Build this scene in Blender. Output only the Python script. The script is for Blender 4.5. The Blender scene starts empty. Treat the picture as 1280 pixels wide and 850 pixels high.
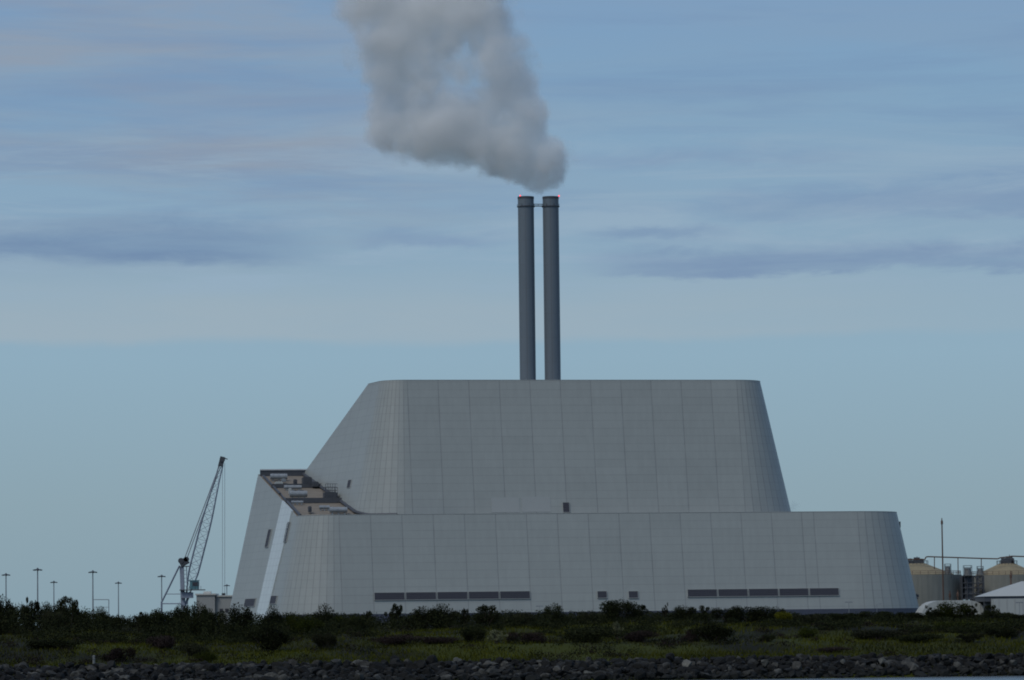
import bpy, bmesh, math, random
from math import sin, cos, pi, radians, sqrt, atan2
from mathutils import Vector, Matrix, noise as mnoise
random.seed(7)
S = bpy.context.scene
COL = S.collection

# ------------------------------------------------------------------ camera
F = 4690.0
PITCH = math.atan(350 / F)
CAM = Vector((0, 0, 9))
MC = Matrix.Rotation(pi / 2 + PITCH, 3, 'X') @ Matrix.Rotation(radians(-0.65), 3, 'Z')
cd = bpy.data.cameras.new('camera')
cam = bpy.data.objects.new('camera', cd)
COL.objects.link(cam)
cam.matrix_world = Matrix.Translation(CAM) @ MC.to_4x4()
cd.sensor_width = 36
cd.lens = 36 * F / 1280
cd.clip_start = 1
cd.clip_end = 60000
S.camera = cam

def ray(px, py):
    return MC @ Vector(((px - 640) / F, -(py - 425) / F, -1))
def at(px, py, Y):
    """the place in the world, Y metres out from the camera, seen at that spot of the survey photo"""
    d = ray(px, py)
    return CAM + d * (Y / d.y)
def mpp(Y):
    return Y / F

# ------------------------------------------------------------------ mesh builder
class MB:
    def __init__(s):
        s.v = []; s.f = []; s.uv = []; s.uv2 = []; s.m = []
    def add(s, vs, fs, uvs=None, uv2=None, mi=0):
        n = len(s.v)
        s.v += [tuple(p) for p in vs]
        for k, f in enumerate(fs):
            s.f.append([i + n for i in f]); s.m.append(mi)
            s.uv.append(uvs[k] if uvs else None)
            s.uv2.append(uv2[k] if uv2 else None)
    def box(s, c, size, ax=None, ay=None, az=None):
        c = Vector(c)
        ax = Vector(ax) if ax else Vector((1, 0, 0)); ay = Vector(ay) if ay else Vector((0, 1, 0)); az = Vector(az) if az else Vector((0, 0, 1))
        a, b, d = ax * size[0] / 2, ay * size[1] / 2, az * size[2] / 2
        vs = [c + a * i + b * j + d * k for k in (-1, 1) for j in (-1, 1) for i in (-1, 1)]
        s.add(vs, [(0, 2, 3, 1), (4, 5, 7, 6), (0, 1, 5, 4), (2, 6, 7, 3), (0, 4, 6, 2), (1, 3, 7, 5)])
    def tube(s, p, q, r, r2=None, n=8, cap=True):
        p, q = Vector(p), Vector(q); r2 = r if r2 is None else r2
        d = (q - p).normalized()
        t = Vector((0, 0, 1)) if abs(d.z) < .9 else Vector((1, 0, 0))
        a = d.cross(t).normalized(); b = d.cross(a)
        vs = []
        for c, rr in ((p, r), (q, r2)):
            for i in range(n):
                w = 2 * pi * i / n
                vs.append(c + (a * cos(w) + b * sin(w)) * rr)
        fs = [(i, i + n, (i + 1) % n + n, (i + 1) % n) for i in range(n)]
        if cap: fs += [tuple(range(n)), tuple(range(2 * n - 1, n - 1, -1))]
        s.add(vs, fs)
    def lathe(s, c, prof, n=32, closed=True):
        """prof: list of (r, z) from the bottom up, round the vertical through c"""
        c = Vector(c); vs = []
        for r, z in prof:
            for i in range(n):
                w = 2 * pi * i / n
                vs.append(c + Vector((r * cos(w), r * sin(w), z)))
        fs = []
        for k in range(len(prof) - 1):
            for i in range(n):
                j = (i + 1) % n
                fs.append((k * n + i, k * n + j, (k + 1) * n + j, (k + 1) * n + i))
        if closed:
            fs.append(tuple(range(n - 1, -1, -1)))
            m = (len(prof) - 1) * n
            fs.append(tuple(range(m, m + n)))
        s.add(vs, fs)
    def mesh(s, name, mats, inv=None, smooth=False):
        me = bpy.data.meshes.new(name)
        vs = s.v if inv is None else [tuple(inv @ Vector(p)) for p in s.v]
        me.from_pydata(vs, [], s.f)
        for m in (mats if isinstance(mats, (list, tuple)) else [mats]): me.materials.append(m)
        if any(s.m): me.polygons.foreach_set('material_index', s.m)
        if any(u is not None for u in s.uv):
            a = me.uv_layers.new(name='UVMap'); b = me.uv_layers.new(name='span')
            for p in me.polygons:
                u, u2 = s.uv[p.index], s.uv2[p.index]
                for k, li in enumerate(p.loop_indices):
                    if u: a.data[li].uv = u[k]
                    if u2: b.data[li].uv = u2[k]
        if smooth: me.polygons.foreach_set('use_smooth', [True] * len(me.polygons))
        me.update()
        return me

ROOT = {}
def prop(o, label=None, cat=None, group=None, kind=None):
    if label: o['label'] = label
    if cat: o['category'] = cat
    if group: o['group'] = group
    if kind: o['kind'] = kind
    return o
def thing(name, label, cat, loc, rotz=0, group=None):
    o = bpy.data.objects.new(name, None)
    o.empty_display_size = 1
    COL.objects.link(o)
    o.location = loc; o.rotation_euler = (0, 0, rotz)
    ROOT[o.name] = (Matrix.Translation(Vector(loc)) @ Matrix.Rotation(rotz, 4, 'Z')).inverted()
    return prop(o, label, cat, group)
def part(name, mb, mat, parent, local=False, smooth=False, label=None):
    """one mesh object under its thing (or under a part of it); shapes are given in world space unless local"""
    r = ROOT[parent.name]
    o = bpy.data.objects.new(name, mb.mesh(name, mat, None if local else r, smooth))
    COL.objects.link(o); o.parent = parent
    ROOT[o.name] = r
    if label: o['label'] = label
    return o
def single(name, mb, mat, label=None, cat=None, group=None, kind=None, smooth=False, loc=None):
    """a thing that is one mesh"""
    inv = Matrix.Translation(-Vector(loc)) if loc is not None else None
    o = bpy.data.objects.new(name, mb.mesh(name, mat, inv, smooth))
    if loc is not None: o.location = loc
    COL.objects.link(o)
    return prop(o, label, cat, group, kind)

# ------------------------------------------------------------------ materials
def nd(nt, t, **k):
    n = nt.nodes.new(t)
    for a, v in k.items():
        if a == 'inp':
            for i, x in v.items():
                n.inputs[i].default_value = x
        else: setattr(n, a, v)
    return n
def ma(nt, op, a, b=None, c=None, clamp=False):
    n = nt.nodes.new('ShaderNodeMath'); n.operation = op; n.use_clamp = clamp
    for i, x in enumerate((a, b, c)):
        if x is None: continue
        if isinstance(x, (int, float)): n.inputs[i].default_value = x
        else: nt.links.new(x, n.inputs[i])
    return n.outputs[0]
def mixc(nt, f, a, b, bt='MIX'):
    n = nt.nodes.new('ShaderNodeMix'); n.data_type = 'RGBA'; n.blend_type = bt
    for i, x in ((0, f), (6, a), (7, b)):
        if isinstance(x, (int, float)): n.inputs[i].default_value = x
        elif isinstance(x, (tuple, list)): n.inputs[i].default_value = (*x[:3], 1)
        else: nt.links.new(x, n.inputs[i])
    return n.outputs[2]
def ramp(nt, fac, stops, interp='LINEAR'):
    n = nt.nodes.new('ShaderNodeValToRGB'); n.color_ramp.interpolation = interp
    e = n.color_ramp.elements
    while len(e) < len(stops): e.new(.5)
    for k, (p, c) in enumerate(stops):
        e[k].position = p
        e[k].color = (c, c, c, 1) if isinstance(c, (int, float)) else (*c[:3], 1)
    nt.links.new(fac, n.inputs[0])
    return n.outputs[0]
def noisen(nt, vec, scale, detail=4, rough=.55, dist=0):
    n = nd(nt, 'ShaderNodeTexNoise', inp={'Scale': scale, 'Detail': detail, 'Roughness': rough, 'Distortion': dist})
    if vec is not None: nt.links.new(vec, n.inputs['Vector'])
    return n.outputs[0]
def base(name, rough=.6, metal=0., spec=.5):
    m = bpy.data.materials.new(name); m.use_nodes = True
    nt = m.node_tree
    b = nt.nodes['Principled BSDF']
    b.inputs['Roughness'].default_value = rough; b.inputs['Metallic'].default_value = metal
    b.inputs['Specular IOR Level'].default_value = spec
    return m, nt, b
def mat(name, col, rough=.6, metal=0., var=.25, scale=.6, spec=.4, streak=0.):
    """a plain surface with a weathered, uneven tone; streak adds vertical run marks"""
    m, nt, b = base(name, rough, metal, spec)
    g = nd(nt, 'ShaderNodeNewGeometry')
    f = noisen(nt, g.outputs['Position'], scale, 6, .6)
    c = mixc(nt, f, tuple(x * (1 - var) for x in col), tuple(min(1, x * (1 + var)) for x in col))
    if streak:
        mp = nd(nt, 'ShaderNodeMapping', inp={'Scale': (1.3, 1.3, .06)})
        nt.links.new(g.outputs['Position'], mp.inputs[0])
        s = noisen(nt, mp.outputs[0], 1.0, 5, .6)
        c = mixc(nt, ma(nt, 'MULTIPLY', ramp(nt, s, [(.45, 0.), (.75, 1.)]), streak), c, tuple(x * .45 for x in col))
    nt.links.new(c, b.inputs['Base Color'])
    return m

def cladding(name, col, rough=.45, metal=.0, row=1.9):
    """metal sandwich panels: dark joints between bays, faint level joints, small tone steps from panel to panel"""
    m, nt, b = base(name, rough, metal, .5)
    uv = nd(nt, 'ShaderNodeUVMap', uv_map='UVMap'); sp = nd(nt, 'ShaderNodeUVMap', uv_map='span')
    s = nd(nt, 'ShaderNodeSeparateXYZ'); nt.links.new(uv.outputs[0], s.inputs[0])
    l = nd(nt, 'ShaderNodeSeparateXYZ'); nt.links.new(sp.outputs[0], l.inputs[0])
    g = nd(nt, 'ShaderNodeNewGeometry')
    def joint(x, w, L):
        fr = ma(nt, 'FRACT', x)
        d = ma(nt, 'MULTIPLY', ma(nt, 'MINIMUM', fr, ma(nt, 'SUBTRACT', 1., fr)), L)
        return ma(nt, 'SUBTRACT', 1., ma(nt, 'DIVIDE', d, w, clamp=True), clamp=True)
    jv = joint(s.outputs[0], .2, l.outputs[0])
    rv = ma(nt, 'DIVIDE', s.outputs[1], row)
    jh = joint(rv, .12, row)
    cid = nd(nt, 'ShaderNodeCombineXYZ')
    nt.links.new(ma(nt, 'FLOOR', s.outputs[0]), cid.inputs[0]); nt.links.new(ma(nt, 'FLOOR', rv), cid.inputs[1])
    wn = nd(nt, 'ShaderNodeTexWhiteNoise', noise_dimensions='2D'); nt.links.new(cid.outputs[0], wn.inputs[0])
    cid2 = nd(nt, 'ShaderNodeCombineXYZ')
    nt.links.new(ma(nt, 'FLOOR', s.outputs[0]), cid2.inputs[0]); nt.links.new(ma(nt, 'FLOOR', ma(nt, 'DIVIDE', rv, 4.)), cid2.inputs[1])
    wn2 = nd(nt, 'ShaderNodeTexWhiteNoise', noise_dimensions='2D'); nt.links.new(cid2.outputs[0], wn2.inputs[0])
    v = ma(nt, 'ADD', ma(nt, 'MULTIPLY', wn.outputs[0], .035), ma(nt, 'MULTIPLY', wn2.outputs[0], .04))
    big = noisen(nt, g.outputs['Position'], .035, 4, .6)
    v = ma(nt, 'ADD', v, ma(nt, 'MULTIPLY', big, .12))
    mp = nd(nt, 'ShaderNodeMapping', inp={'Scale': (.9, .9, .03)}); nt.links.new(g.outputs['Position'], mp.inputs[0])
    v = ma(nt, 'ADD', v, ma(nt, 'MULTIPLY', noisen(nt, mp.outputs[0], 1., 5, .65), .2))
    v = ma(nt, 'ADD', v, .765)
    c = mixc(nt, 1., col, (1, 1, 1), 'MULTIPLY')
    vm = nd(nt, 'ShaderNodeVectorMath', operation='SCALE'); nt.links.new(c, vm.inputs[0]); nt.links.new(v, vm.inputs['Scale'])
    # joint strength wanders along the seam
    js = ma(nt, 'ADD', ma(nt, 'MULTIPLY', noisen(nt, g.outputs['Position'], .22, 3, .7), .9), .12)
    c = mixc(nt, ma(nt, 'MULTIPLY', ma(nt, 'MULTIPLY', jv, js), .68), vm.outputs[0], (.10, .10, .105))
    c = mixc(nt, ma(nt, 'MULTIPLY', ma(nt, 'MULTIPLY', jh, js), .42), c, (.12, .12, .12))
    nt.links.new(c, b.inputs['Base Color'])
    bp = nd(nt, 'ShaderNodeBump', inp={'Strength': .25, 'Distance': .1})
    nt.links.new(ma(nt, 'SUBTRACT', wn.outputs[0], jv), bp.inputs['Height'])
    nt.links.new(bp.outputs[0], b.inputs['Normal'])
    return m

def foliage(name, dark, light, tip, sc=.55):
    m, nt, b = base(name, .85, 0, .05)
    g = nd(nt, 'ShaderNodeNewGeometry'); oi = nd(nt, 'ShaderNodeObjectInfo')
    r = g.outputs['Random Per Island']
    n = noisen(nt, g.outputs['Position'], sc, 3, .6)
    c = mixc(nt, ramp(nt, n, [(.35, 0.), (.65, 1.)]), dark, light)
    c = mixc(nt, ma(nt, 'MULTIPLY', ma(nt, 'POWER', r, 4.), .8), c, tip)
    sc = nd(nt, 'ShaderNodeVectorMath', operation='SCALE'); nt.links.new(c, sc.inputs[0])
    nt.links.new(ma(nt, 'ADD', ma(nt, 'MULTIPLY', oi.outputs['Random'], .8), .6), sc.inputs['Scale'])
    nt.links.new(sc.outputs[0], b.inputs['Base Color'])
    return m

M = {}
M['clad'] = cladding('grey_cladding', (.335, .35, .325))
M['strip'] = cladding('translucent_cladding', (.60, .64, .62), .3, 0, 1.75)
M['stack'] = cladding('stack_cladding', (.15, .18, .205), .5, 0, 6.0)
M['roofing'] = mat('gravel_roofing', (.215, .185, .15), .9, 0, .3, .5)
M['louvre'] = mat('dark_glazing', (.065, .065, .078), .65, 0, .15, 1.5, .2)
M['trim'] = mat('wall_trim', (.34, .35, .33), .6)
M['mullion'] = mat('pale_mullion', (.55, .56, .56), .5)
M['plinth'] = mat('blue_plinth', (.045, .052, .075), .6, 0, .2)
M['dark'] = mat('dark_steel', (.07, .075, .085), .6, 0, .3, 1.5)
M['galv'] = mat('galvanised', (.30, .32, .33), .5, .3, .35, 1.)
M['vent'] = mat('weathered_vent', (.22, .22, .21), .6, .2, .3, 1.)
M['rust'] = mat('rusty_steel', (.12, .07, .05), .8, 0, .4, 1.2)
M['crane'] = mat('crane_paint', (.28, .31, .37), .6, 0, .35, .8)
M['cab'] = mat('teal_cab', (.10, .22, .25), .45, 0, .3, .8)
M['rope'] = mat('wire_rope', (.28, .29, .31), .6)
M['mast'] = mat('mast_grey', (.22, .235, .25), .6)
M['tank'] = mat('tank_wall', (.25, .248, .215), .7, 0, .18, .25, .3, .35)
M['tankroof'] = mat('tank_roof', (.29, .24, .15), .8, 0, .2, .3, .3, .4)
M['white'] = mat('white_sheet', (.43, .44, .415), .6, 0, .08, .3)
M['shed'] = mat('pale_shed_wall', (.36, .36, .34), .7, 0, .12, .3, .3, .2)
M['shedroof'] = mat('pale_shed_roof', (.55, .54, .50), .7, 0, .12, .3)
M['bark'] = mat('bark', (.06, .045, .035), .9, 0, .3, 3)
M['leaf_dark'] = foliage('dark_leaves', (.009, .012, .006), (.019, .023, .009), (.04, .043, .015))
M['leaf_green'] = foliage('green_leaves', (.015, .022, .004), (.03, .038, .006), (.055, .06, .01))
M['leaf_grey'] = foliage('grey_leaves', (.016, .018, .010), (.03, .032, .016), (.05, .05, .028))
M['leaf_yellow'] = foliage('yellow_flower', (.03, .036, .006), (.08, .08, .008), (.26, .24, .02))
M['leaf_pink'] = foliage('heather', (.017, .014, .011), (.03, .022, .02), (.055, .036, .036))
M['leaf_pale'] = foliage('pale_flower', (.04, .045, .02), (.09, .095, .05), (.34, .34, .2))
M['blade'] = foliage('grass_blades', (.012, .014, .004), (.056, .060, .006), (.08, .08, .010), .07)
m, nt, b = base('red_lamp', .3); M['red'] = m
b.inputs['Base Color'].default_value = (.6, .02, .02, 1)
b.inputs['Emission Color'].default_value = (1, .05, .05, 1); b.inputs['Emission Strength'].default_value = 2.2

def rock_mat(name, dark, light):
    m, nt, b = base(name, .85, 0, .3)
    g = nd(nt, 'ShaderNodeNewGeometry'); oi = nd(nt, 'ShaderNodeObjectInfo')
    r = ma(nt, 'FRACT', ma(nt, 'ADD', ma(nt, 'MULTIPLY', oi.outputs['Random'], 7.3), g.outputs['Random Per Island']))
    c = mixc(nt, ma(nt, 'POWER', r, 6.), dark, light)
    n = noisen(nt, g.outputs['Position'], 1.6, 8, .65)
    c = mixc(nt, ramp(nt, n, [(.35, .75), (.7, 0.)]), c, tuple(x * .4 for x in dark))
    # weed and wet below the tide line
    z = nd(nt, 'ShaderNodeSeparateXYZ'); nt.links.new(g.outputs['Position'], z.inputs[0])
    zz = ma(nt, 'ADD', z.outputs[2], ma(nt, 'MULTIPLY', n, .8))
    c = mixc(nt, ramp(nt, ma(nt, 'DIVIDE', zz, 4.), [(.22, 1.), (.40, 0.)]), c, (.012, .013, .011))
    nt.links.new(c, b.inputs['Base Color'])
    bp = nd(nt, 'ShaderNodeBump', inp={'Strength': .6, 'Distance': .2}); nt.links.new(n, bp.inputs['Height']); nt.links.new(bp.outputs[0], b.inputs['Normal'])
    return m
M['rock'] = rock_mat('armour_stone', (.008, .008, .007), (.13, .125, .108))
M['palerock'] = rock_mat('pale_stone', (.12, .117, .10), (.22, .21, .18))

m, nt, b = base('bank_soil', .95, 0, .1); M['ground'] = m
g = nd(nt, 'ShaderNodeNewGeometry')
mp = nd(nt, 'ShaderNodeMapping', inp={'Scale': (1, .6, 1)}); nt.links.new(g.outputs['Position'], mp.inputs[0])
n1 = noisen(nt, mp.outputs[0], .045, 6, .62); n2 = noisen(nt, g.outputs['Position'], .6, 5, .6)
c = mixc(nt, ramp(nt, n1, [(.40, 0.), (.58, 1.)]), (.010, .010, .006), (.045, .052, .004))
c = mixc(nt, ma(nt, 'MULTIPLY', n2, .5), c, (.022, .024, .012))
nt.links.new(c, b.inputs['Base Color'])

m, nt, b = base('sea', .25, 0, .5); M['water'] = m
b.inputs['Base Color'].default_value = (.10, .115, .115, 1); b.inputs['IOR'].default_value = 1.33
g = nd(nt, 'ShaderNodeNewGeometry')
bp = nd(nt, 'ShaderNodeBump', inp={'Strength': .5, 'Distance': .3})
nt.links.new(noisen(nt, g.outputs['Position'], .5, 6, .6), bp.inputs['Height']); nt.links.new(bp.outputs[0], b.inputs['Normal'])

# ------------------------------------------------------------------ sky and light
SUN_AZ, SUN_EL = radians(-137), radians(52)      # azimuth from +Y (straight ahead) clockwise; the light comes from behind the viewer's left shoulder
w = bpy.data.worlds.new('World'); S.world = w; w.use_nodes = True
nt = w.node_tree; bg = nt.nodes['Background']
SKY = .1
bg.inputs[1].default_value = SKY
sk = nd(nt, 'ShaderNodeTexSky', sky_type='NISHITA', sun_disc=False, sun_elevation=SUN_EL, sun_rotation=SUN_AZ, air_density=1.0, dust_density=1.0, ozone_density=1.5)
tc = nd(nt, 'ShaderNodeTexCoord'); sx = nd(nt, 'ShaderNodeSeparateXYZ'); nt.links.new(tc.outputs['Generated'], sx.inputs[0])
azi = ma(nt, 'ARCTAN2', sx.outputs[0], sx.outputs[1])
el = ma(nt, 'ARCSINE', sx.outputs[2])
eld = ma(nt, 'MULTIPLY', el, 180 / pi)            # elevation in degrees
azd = ma(nt, 'MULTIPLY', azi, 180 / pi)
def lin(r, g, b):
    f = lambda x: (x / 255 / 12.92) if x < 10.3 else ((x / 255 + .055) / 1.055) ** 2.4
    return (f(r), f(g), f(b))
def skyc(r, g, b, k=1.0):
    return tuple(x / SKY * k for x in lin(r, g, b))
def vec(ax, ay, az):
    n = nd(nt, 'ShaderNodeCombineXYZ')
    for i, x in enumerate((ax, ay, az)):
        if isinstance(x, (int, float)): n.inputs[i].default_value = x
        else: nt.links.new(x, n.inputs[i])
    return n.outputs[0]
def streak(sa, se, seed, detail=5, rough=.55, dist=.3):
    detail += 2; rough += .06
    return noisen(nt, vec(ma(nt, 'MULTIPLY', azd, sa), ma(nt, 'MULTIPLY', eld, se), seed), 1.0, detail, rough, dist)
def band(lo, hi, soft_lo, soft_hi, wob=None):
    e = eld if wob is None else ma(nt, 'ADD', eld, wob)
    a = nd(nt, 'ShaderNodeMapRange', interpolation_type='SMOOTHSTEP', inp={'From Min': lo - soft_lo, 'From Max': lo + soft_lo}); nt.links.new(e, a.inputs[0])
    c = nd(nt, 'ShaderNodeMapRange', interpolation_type='SMOOTHSTEP', inp={'From Min': hi - soft_hi, 'From Max': hi + soft_hi, 'To Min': 1., 'To Max': 0.}); nt.links.new(e, c.inputs[0])
    return ma(nt, 'MULTIPLY', a.outputs[0], c.outputs[0])
def side(center, width, wob=None):                 # 0 left of center .. 1 right of it
    a = nd(nt, 'ShaderNodeMapRange', interpolation_type='SMOOTHSTEP', inp={'From Min': center - width, 'From Max': center + width}); nt.links.new(azd, a.inputs[0])
    return a.outputs[0]
# clear air low down: a pale cyan haze layer thinning upwards, mixed over the physical sky
e20 = ma(nt, 'DIVIDE', eld, 20., clamp=True)
low = ramp(nt, e20, [(0., skyc(134, 158, 171)), (.09, skyc(138, 163, 176)), (.20, skyc(141, 171, 190)), (.30, skyc(138, 167, 190)), (.40, skyc(127, 161, 190)), (.50, skyc(120, 155, 192)), (1., skyc(105, 142, 190))])
hazef = ramp(nt, ma(nt, 'DIVIDE', eld, 90., clamp=True), [(0., .97), (.11, .95), (.25, .6), (.6, .35), (1., .3)])
col = mixc(nt, hazef, sk.outputs[0], low)
# high veil cloud above 15 degrees, over the whole dome
hv = streak(.09, .16, 4.2, 6, .6, .6)
hvf = ma(nt, 'MULTIPLY', ramp(nt, hv, [(.42, 0.), (.68, 1.)]), band(16, 100, 6, 5))
col = mixc(nt, ma(nt, 'MULTIPLY', hvf, .6), col, skyc(150, 158, 170))
# broken lavender-grey streaks in the upper half, thicker to the left
wob = ma(nt, 'MULTIPLY', ma(nt, 'SUBTRACT', streak(.16, .5, 9.1, 4), .5), 2.2)
st = streak(.10, 1.0, 1.7, 6, .55, .5)
up = ma(nt, 'MULTIPLY', ramp(nt, st, [(.40, 0.), (.66, 1.)]), band(5.6, 15, .8, 5))
up = ma(nt, 'MULTIPLY', up, ma(nt, 'SUBTRACT', 1.0, ma(nt, 'MULTIPLY', side(-1.0, 2.5), .8)))
col = mixc(nt, ma(nt, 'MULTIPLY', up, .9), col, skyc(143, 156, 173))
st2 = streak(.13, 1.5, 22.3, 6, .55, .4)
up2 = ma(nt, 'MULTIPLY', ramp(nt, st2, [(.45, 0.), (.66, 1.)]), band(6.0, 12, .8, 4))
col = mixc(nt, ma(nt, 'MULTIPLY', up2, .55), col, skyc(117, 145, 180))
# pale level bank of thin cloud with a clean lower edge
wob2 = ma(nt, 'MULTIPLY', ma(nt, 'SUBTRACT', streak(.22, .35, 5.5, 4), .5), .5)
bk = band(4.28, 5.15, .10, .5, wob2)
bk = ma(nt, 'MULTIPLY', bk, ramp(nt, streak(.11, .6, 31., 5), [(.25, .45), (.6, 1.)]))
bk = ma(nt, 'MULTIPLY', bk, ma(nt, 'SUBTRACT', 1.0, ma(nt, 'MULTIPLY', side(5.5, 2.5), .6)))
col = mixc(nt, ma(nt, 'MULTIPLY', bk, .9), col, skyc(155, 174, 187))
st3 = streak(.16, 1.3, 57.7, 7, .6, .7)
up3 = ma(nt, 'MULTIPLY', ramp(nt, st3, [(.47, 0.), (.62, 1.)]), band(5.0, 7.3, .3, .9, wob2))
col = mixc(nt, ma(nt, 'MULTIPLY', up3, .75), col, skyc(149, 173, 193))
# darker blue-grey bars
wob3 = ma(nt, 'MULTIPLY', ma(nt, 'SUBTRACT', streak(.45, 1.6, 14., 5), .5), .75)
def bar(lo, hi, sl, sh, mask, strength, colr):
    global col
    f = ma(nt, 'MULTIPLY', band(lo, hi, sl, sh, wob3), mask)
    f = ma(nt, 'MULTIPLY', f, ramp(nt, streak(.3, 2.2, lo * 7, 5), [(.3, .35), (.6, 1.)]))
    col = mixc(nt, ma(nt, 'MULTIPLY', f, strength), col, colr)
inv = lambda x: ma(nt, 'SUBTRACT', 1.0, x)
bar(5.5, 6.1, .14, .25, inv(side(-3.7, 1.4)), .95, skyc(114, 140, 172))
bar(5.22, 5.60, .07, .16, side(1.6, 1.0), .85, skyc(120, 145, 177))
bar(5.75, 5.98, .10, .10, ma(nt, 'MULTIPLY', side(1.3, .5), inv(side(3.2, .6))), .7, skyc(121, 148, 179))
bar(6.1, 6.45, .10, .16, side(3.3, .9), .6, skyc(124, 149, 180))
bar(5.72, 5.95, .09, .12, ma(nt, 'MULTIPLY', side(-2.3, .5), inv(side(-.2, .6))), .6, skyc(122, 148, 180))
bar(6.9, 7.1, .12, .14, ma(nt, 'MULTIPLY', side(1.0, 1.0), inv(side(5.2, 1.0))), .55, skyc(124, 147, 179))
nt.links.new(col, bg.inputs[0])

sd = bpy.data.lights.new('sun', 'SUN'); sd.energy = 1.1; sd.angle = radians(20); sd.color = (1, .98, .91)
so = bpy.data.objects.new('sun', sd); COL.objects.link(so)
dirv = Vector((sin(SUN_AZ) * cos(SUN_EL), cos(SUN_AZ) * cos(SUN_EL), sin(SUN_EL)))
so.rotation_euler = dirv.to_track_quat('Z', 'Y').to_euler(); so.location = (-300, -200, 400)

# ------------------------------------------------------------------ ground and water
def fb(x, y, s, o=0.):
    return mnoise.fractal(Vector((x * s + o, y * s - o, o * 1.7)), 1.0, 2.0, 4)
def smooth(a, b, t):
    t = max(0., min(1., (t - a) / (b - a))); return t * t * (3 - 2 * t)
PROF = [(560, 2.5), (566, 2.9), (590, 4.7), (612, 6.4), (640, 7.3), (680, 8.0), (720, 8.0)]
def shore(x):
    return 544.5 + .14 * max(-130, min(95, x)) + 1.0 * sin(x * .05)
def hgt(x, y):
    s_ = shore(x)
    z = 8.0
    if y < 560: z = 2.5 * (y - s_) / (560 - s_)
    else:
        for (a, za), (b_, zb) in zip(PROF, PROF[1:]):
            if y <= b_:
                z = za + (zb - za) * (y - a) / (b_ - a); break
    k = smooth(562, 585, y) * (1 - smooth(700, 800, y))
    z += k * (fb(x, y, .035, 3.3) * 1.1 + fb(x, y, .012, 8.1) * .6)
    return z
ys = [490, 510, 520, 526, 532, 538] + [544 + 2 * i for i in range(79)] + [720, 760, 820, 1000, 1400, 2200, 4000, 9000, 20000]
xs = [-9000, -4000, -1800, -900, -500, -330, -230] + [-170 + 2.5 * i for i in range(137)] + [230, 330, 500, 900, 1800, 4000, 9000]
g = MB(); nx = len(xs)
g.add([(x, y, hgt(x, y)) for y in ys for x in xs], [(j * nx + i, j * nx + i + 1, (j + 1) * nx + i + 1, (j + 1) * nx + i) for j in range(len(ys) - 1) for i in range(nx - 1)])
single('ground', g, M['ground'], kind='structure', smooth=True)
g = MB(); g.add([(-9000, -9000, 0), (9000, -9000, 0), (9000, 562, 0), (-9000, 562, 0)], [(0, 1, 2, 3)])
single('water', g, M['water'], kind='structure')

# ------------------------------------------------------------------ the plant building
YAW = radians(10); Y0 = 895.0; K = .22; ZB = 7.0
uL, uR, ZT = -51.0, 97.5, 34.3
SPL = .088
bld = thing('power_plant', 'huge pale grey panelled plant hall in two sloping tiers with rounded corners', 'industrial building', (0, Y0, 8), YAW)
OFF = Matrix.Translation((0, 0, -8))           # building space keeps z above the sea; shifted down to the Empty
BM = Matrix.Translation((0, Y0, 0)) @ Matrix.Rotation(YAW, 4, 'Z'); BI = BM.inverted()
def bpart(name, mb, m, parent=None, **k):
    mb.v = [(x, y, z - 8) for x, y, z in mb.v]
    return part(name, mb, m, parent or bld, local=True, **k)
def rise(v):                                    # the wing's roof climbs away from the front
    return ZT + max(0., v - 9) * 12.4 / 61
def hit(px, py, p0, n):
    """where the sight line through a survey point meets a plane of the building (building space)"""
    o = BI @ CAM; d = BI.to_3x3() @ ray(px, py)
    p0, n = Vector(p0), Vector(n)
    return o + d * ((p0 - o).dot(n) / d.dot(n))

def shell(cols, zbot):
    """cols: (u, v, ztop, nu, nv, kk, seam, L) - one leaning column of wall after another"""
    mb = MB()
    for a, c in zip(cols, cols[1:]):
        q = []
        for (u, v, zt, nu, nv, kk, sm, L) in (a, c):
            d = kk * (zt - zbot)
            q.append(((u + nu * d, v + nv * d, zbot), (u, v, zt)))
        uv = ((a[6], a_z(q[0][0])), (c[6], a_z(q[1][0])), (c[6], a_z(q[1][1])), (a[6], a_z(q[0][1])))
        L = c[7]
        # split in height so that the joints stay straight on the tapering corners
        mb.add([q[0][0], q[1][0], q[1][1], q[0][1]], [(0, 1, 2, 3)], [uv], [((L, 0),) * 4])
    return mb
def a_z(p): return p[2]

# lower tier
cols = []
dl = math.atan(SPL)
for i in range(9):                              # left wall from the back to the front corner
    v = 70 - 61 * i / 8
    u = uL - SPL * (v - 9)
    cols.append((u + K * (rise(v) - ZT), v, rise(v), -1, -SPL * .5, K, (70 - v) / 7.5, 7.5))
s0 = 61 / 7.5
NC = 11
for i in range(1, NC + 1):
    a = (pi / 2 - dl) * (1 - i / NC)
    cols.append((uL + 9 - 9 * sin(a), 9 - 9 * cos(a), ZT, -sin(a), -cos(a), K, math.ceil(s0) + i, 1.9))
s1 = math.ceil(s0) + NC
uf = uL + 9
n = 0
RL = 13.0
while uf + 7.5 * (n + 1) < uR - 19.5:
    n += 1; cols.append((uf + 7.5 * n, 0, ZT, 0, -1, K, s1 + n, 7.5))
rest = (uR - 9 - uf - 7.5 * n) / 7.5
cols.append((uf + 7.5 * n + 3.0, 0, ZT, 0, -1, K, s1 + n + 1, 3.0))
cols.append((uR - RL, 0, ZT, 0, -1, K, s1 + n + 2, uR - RL - uf - 7.5 * n - 3.0))
s2 = s1 + n + 2
for i in range(1, NC + 1):
    a = pi / 2 * i / NC
    cols.append((uR - RL + RL * sin(a), RL - RL * cos(a), ZT, sin(a), -cos(a), K * .97, s2 + i, 1.9))
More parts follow.
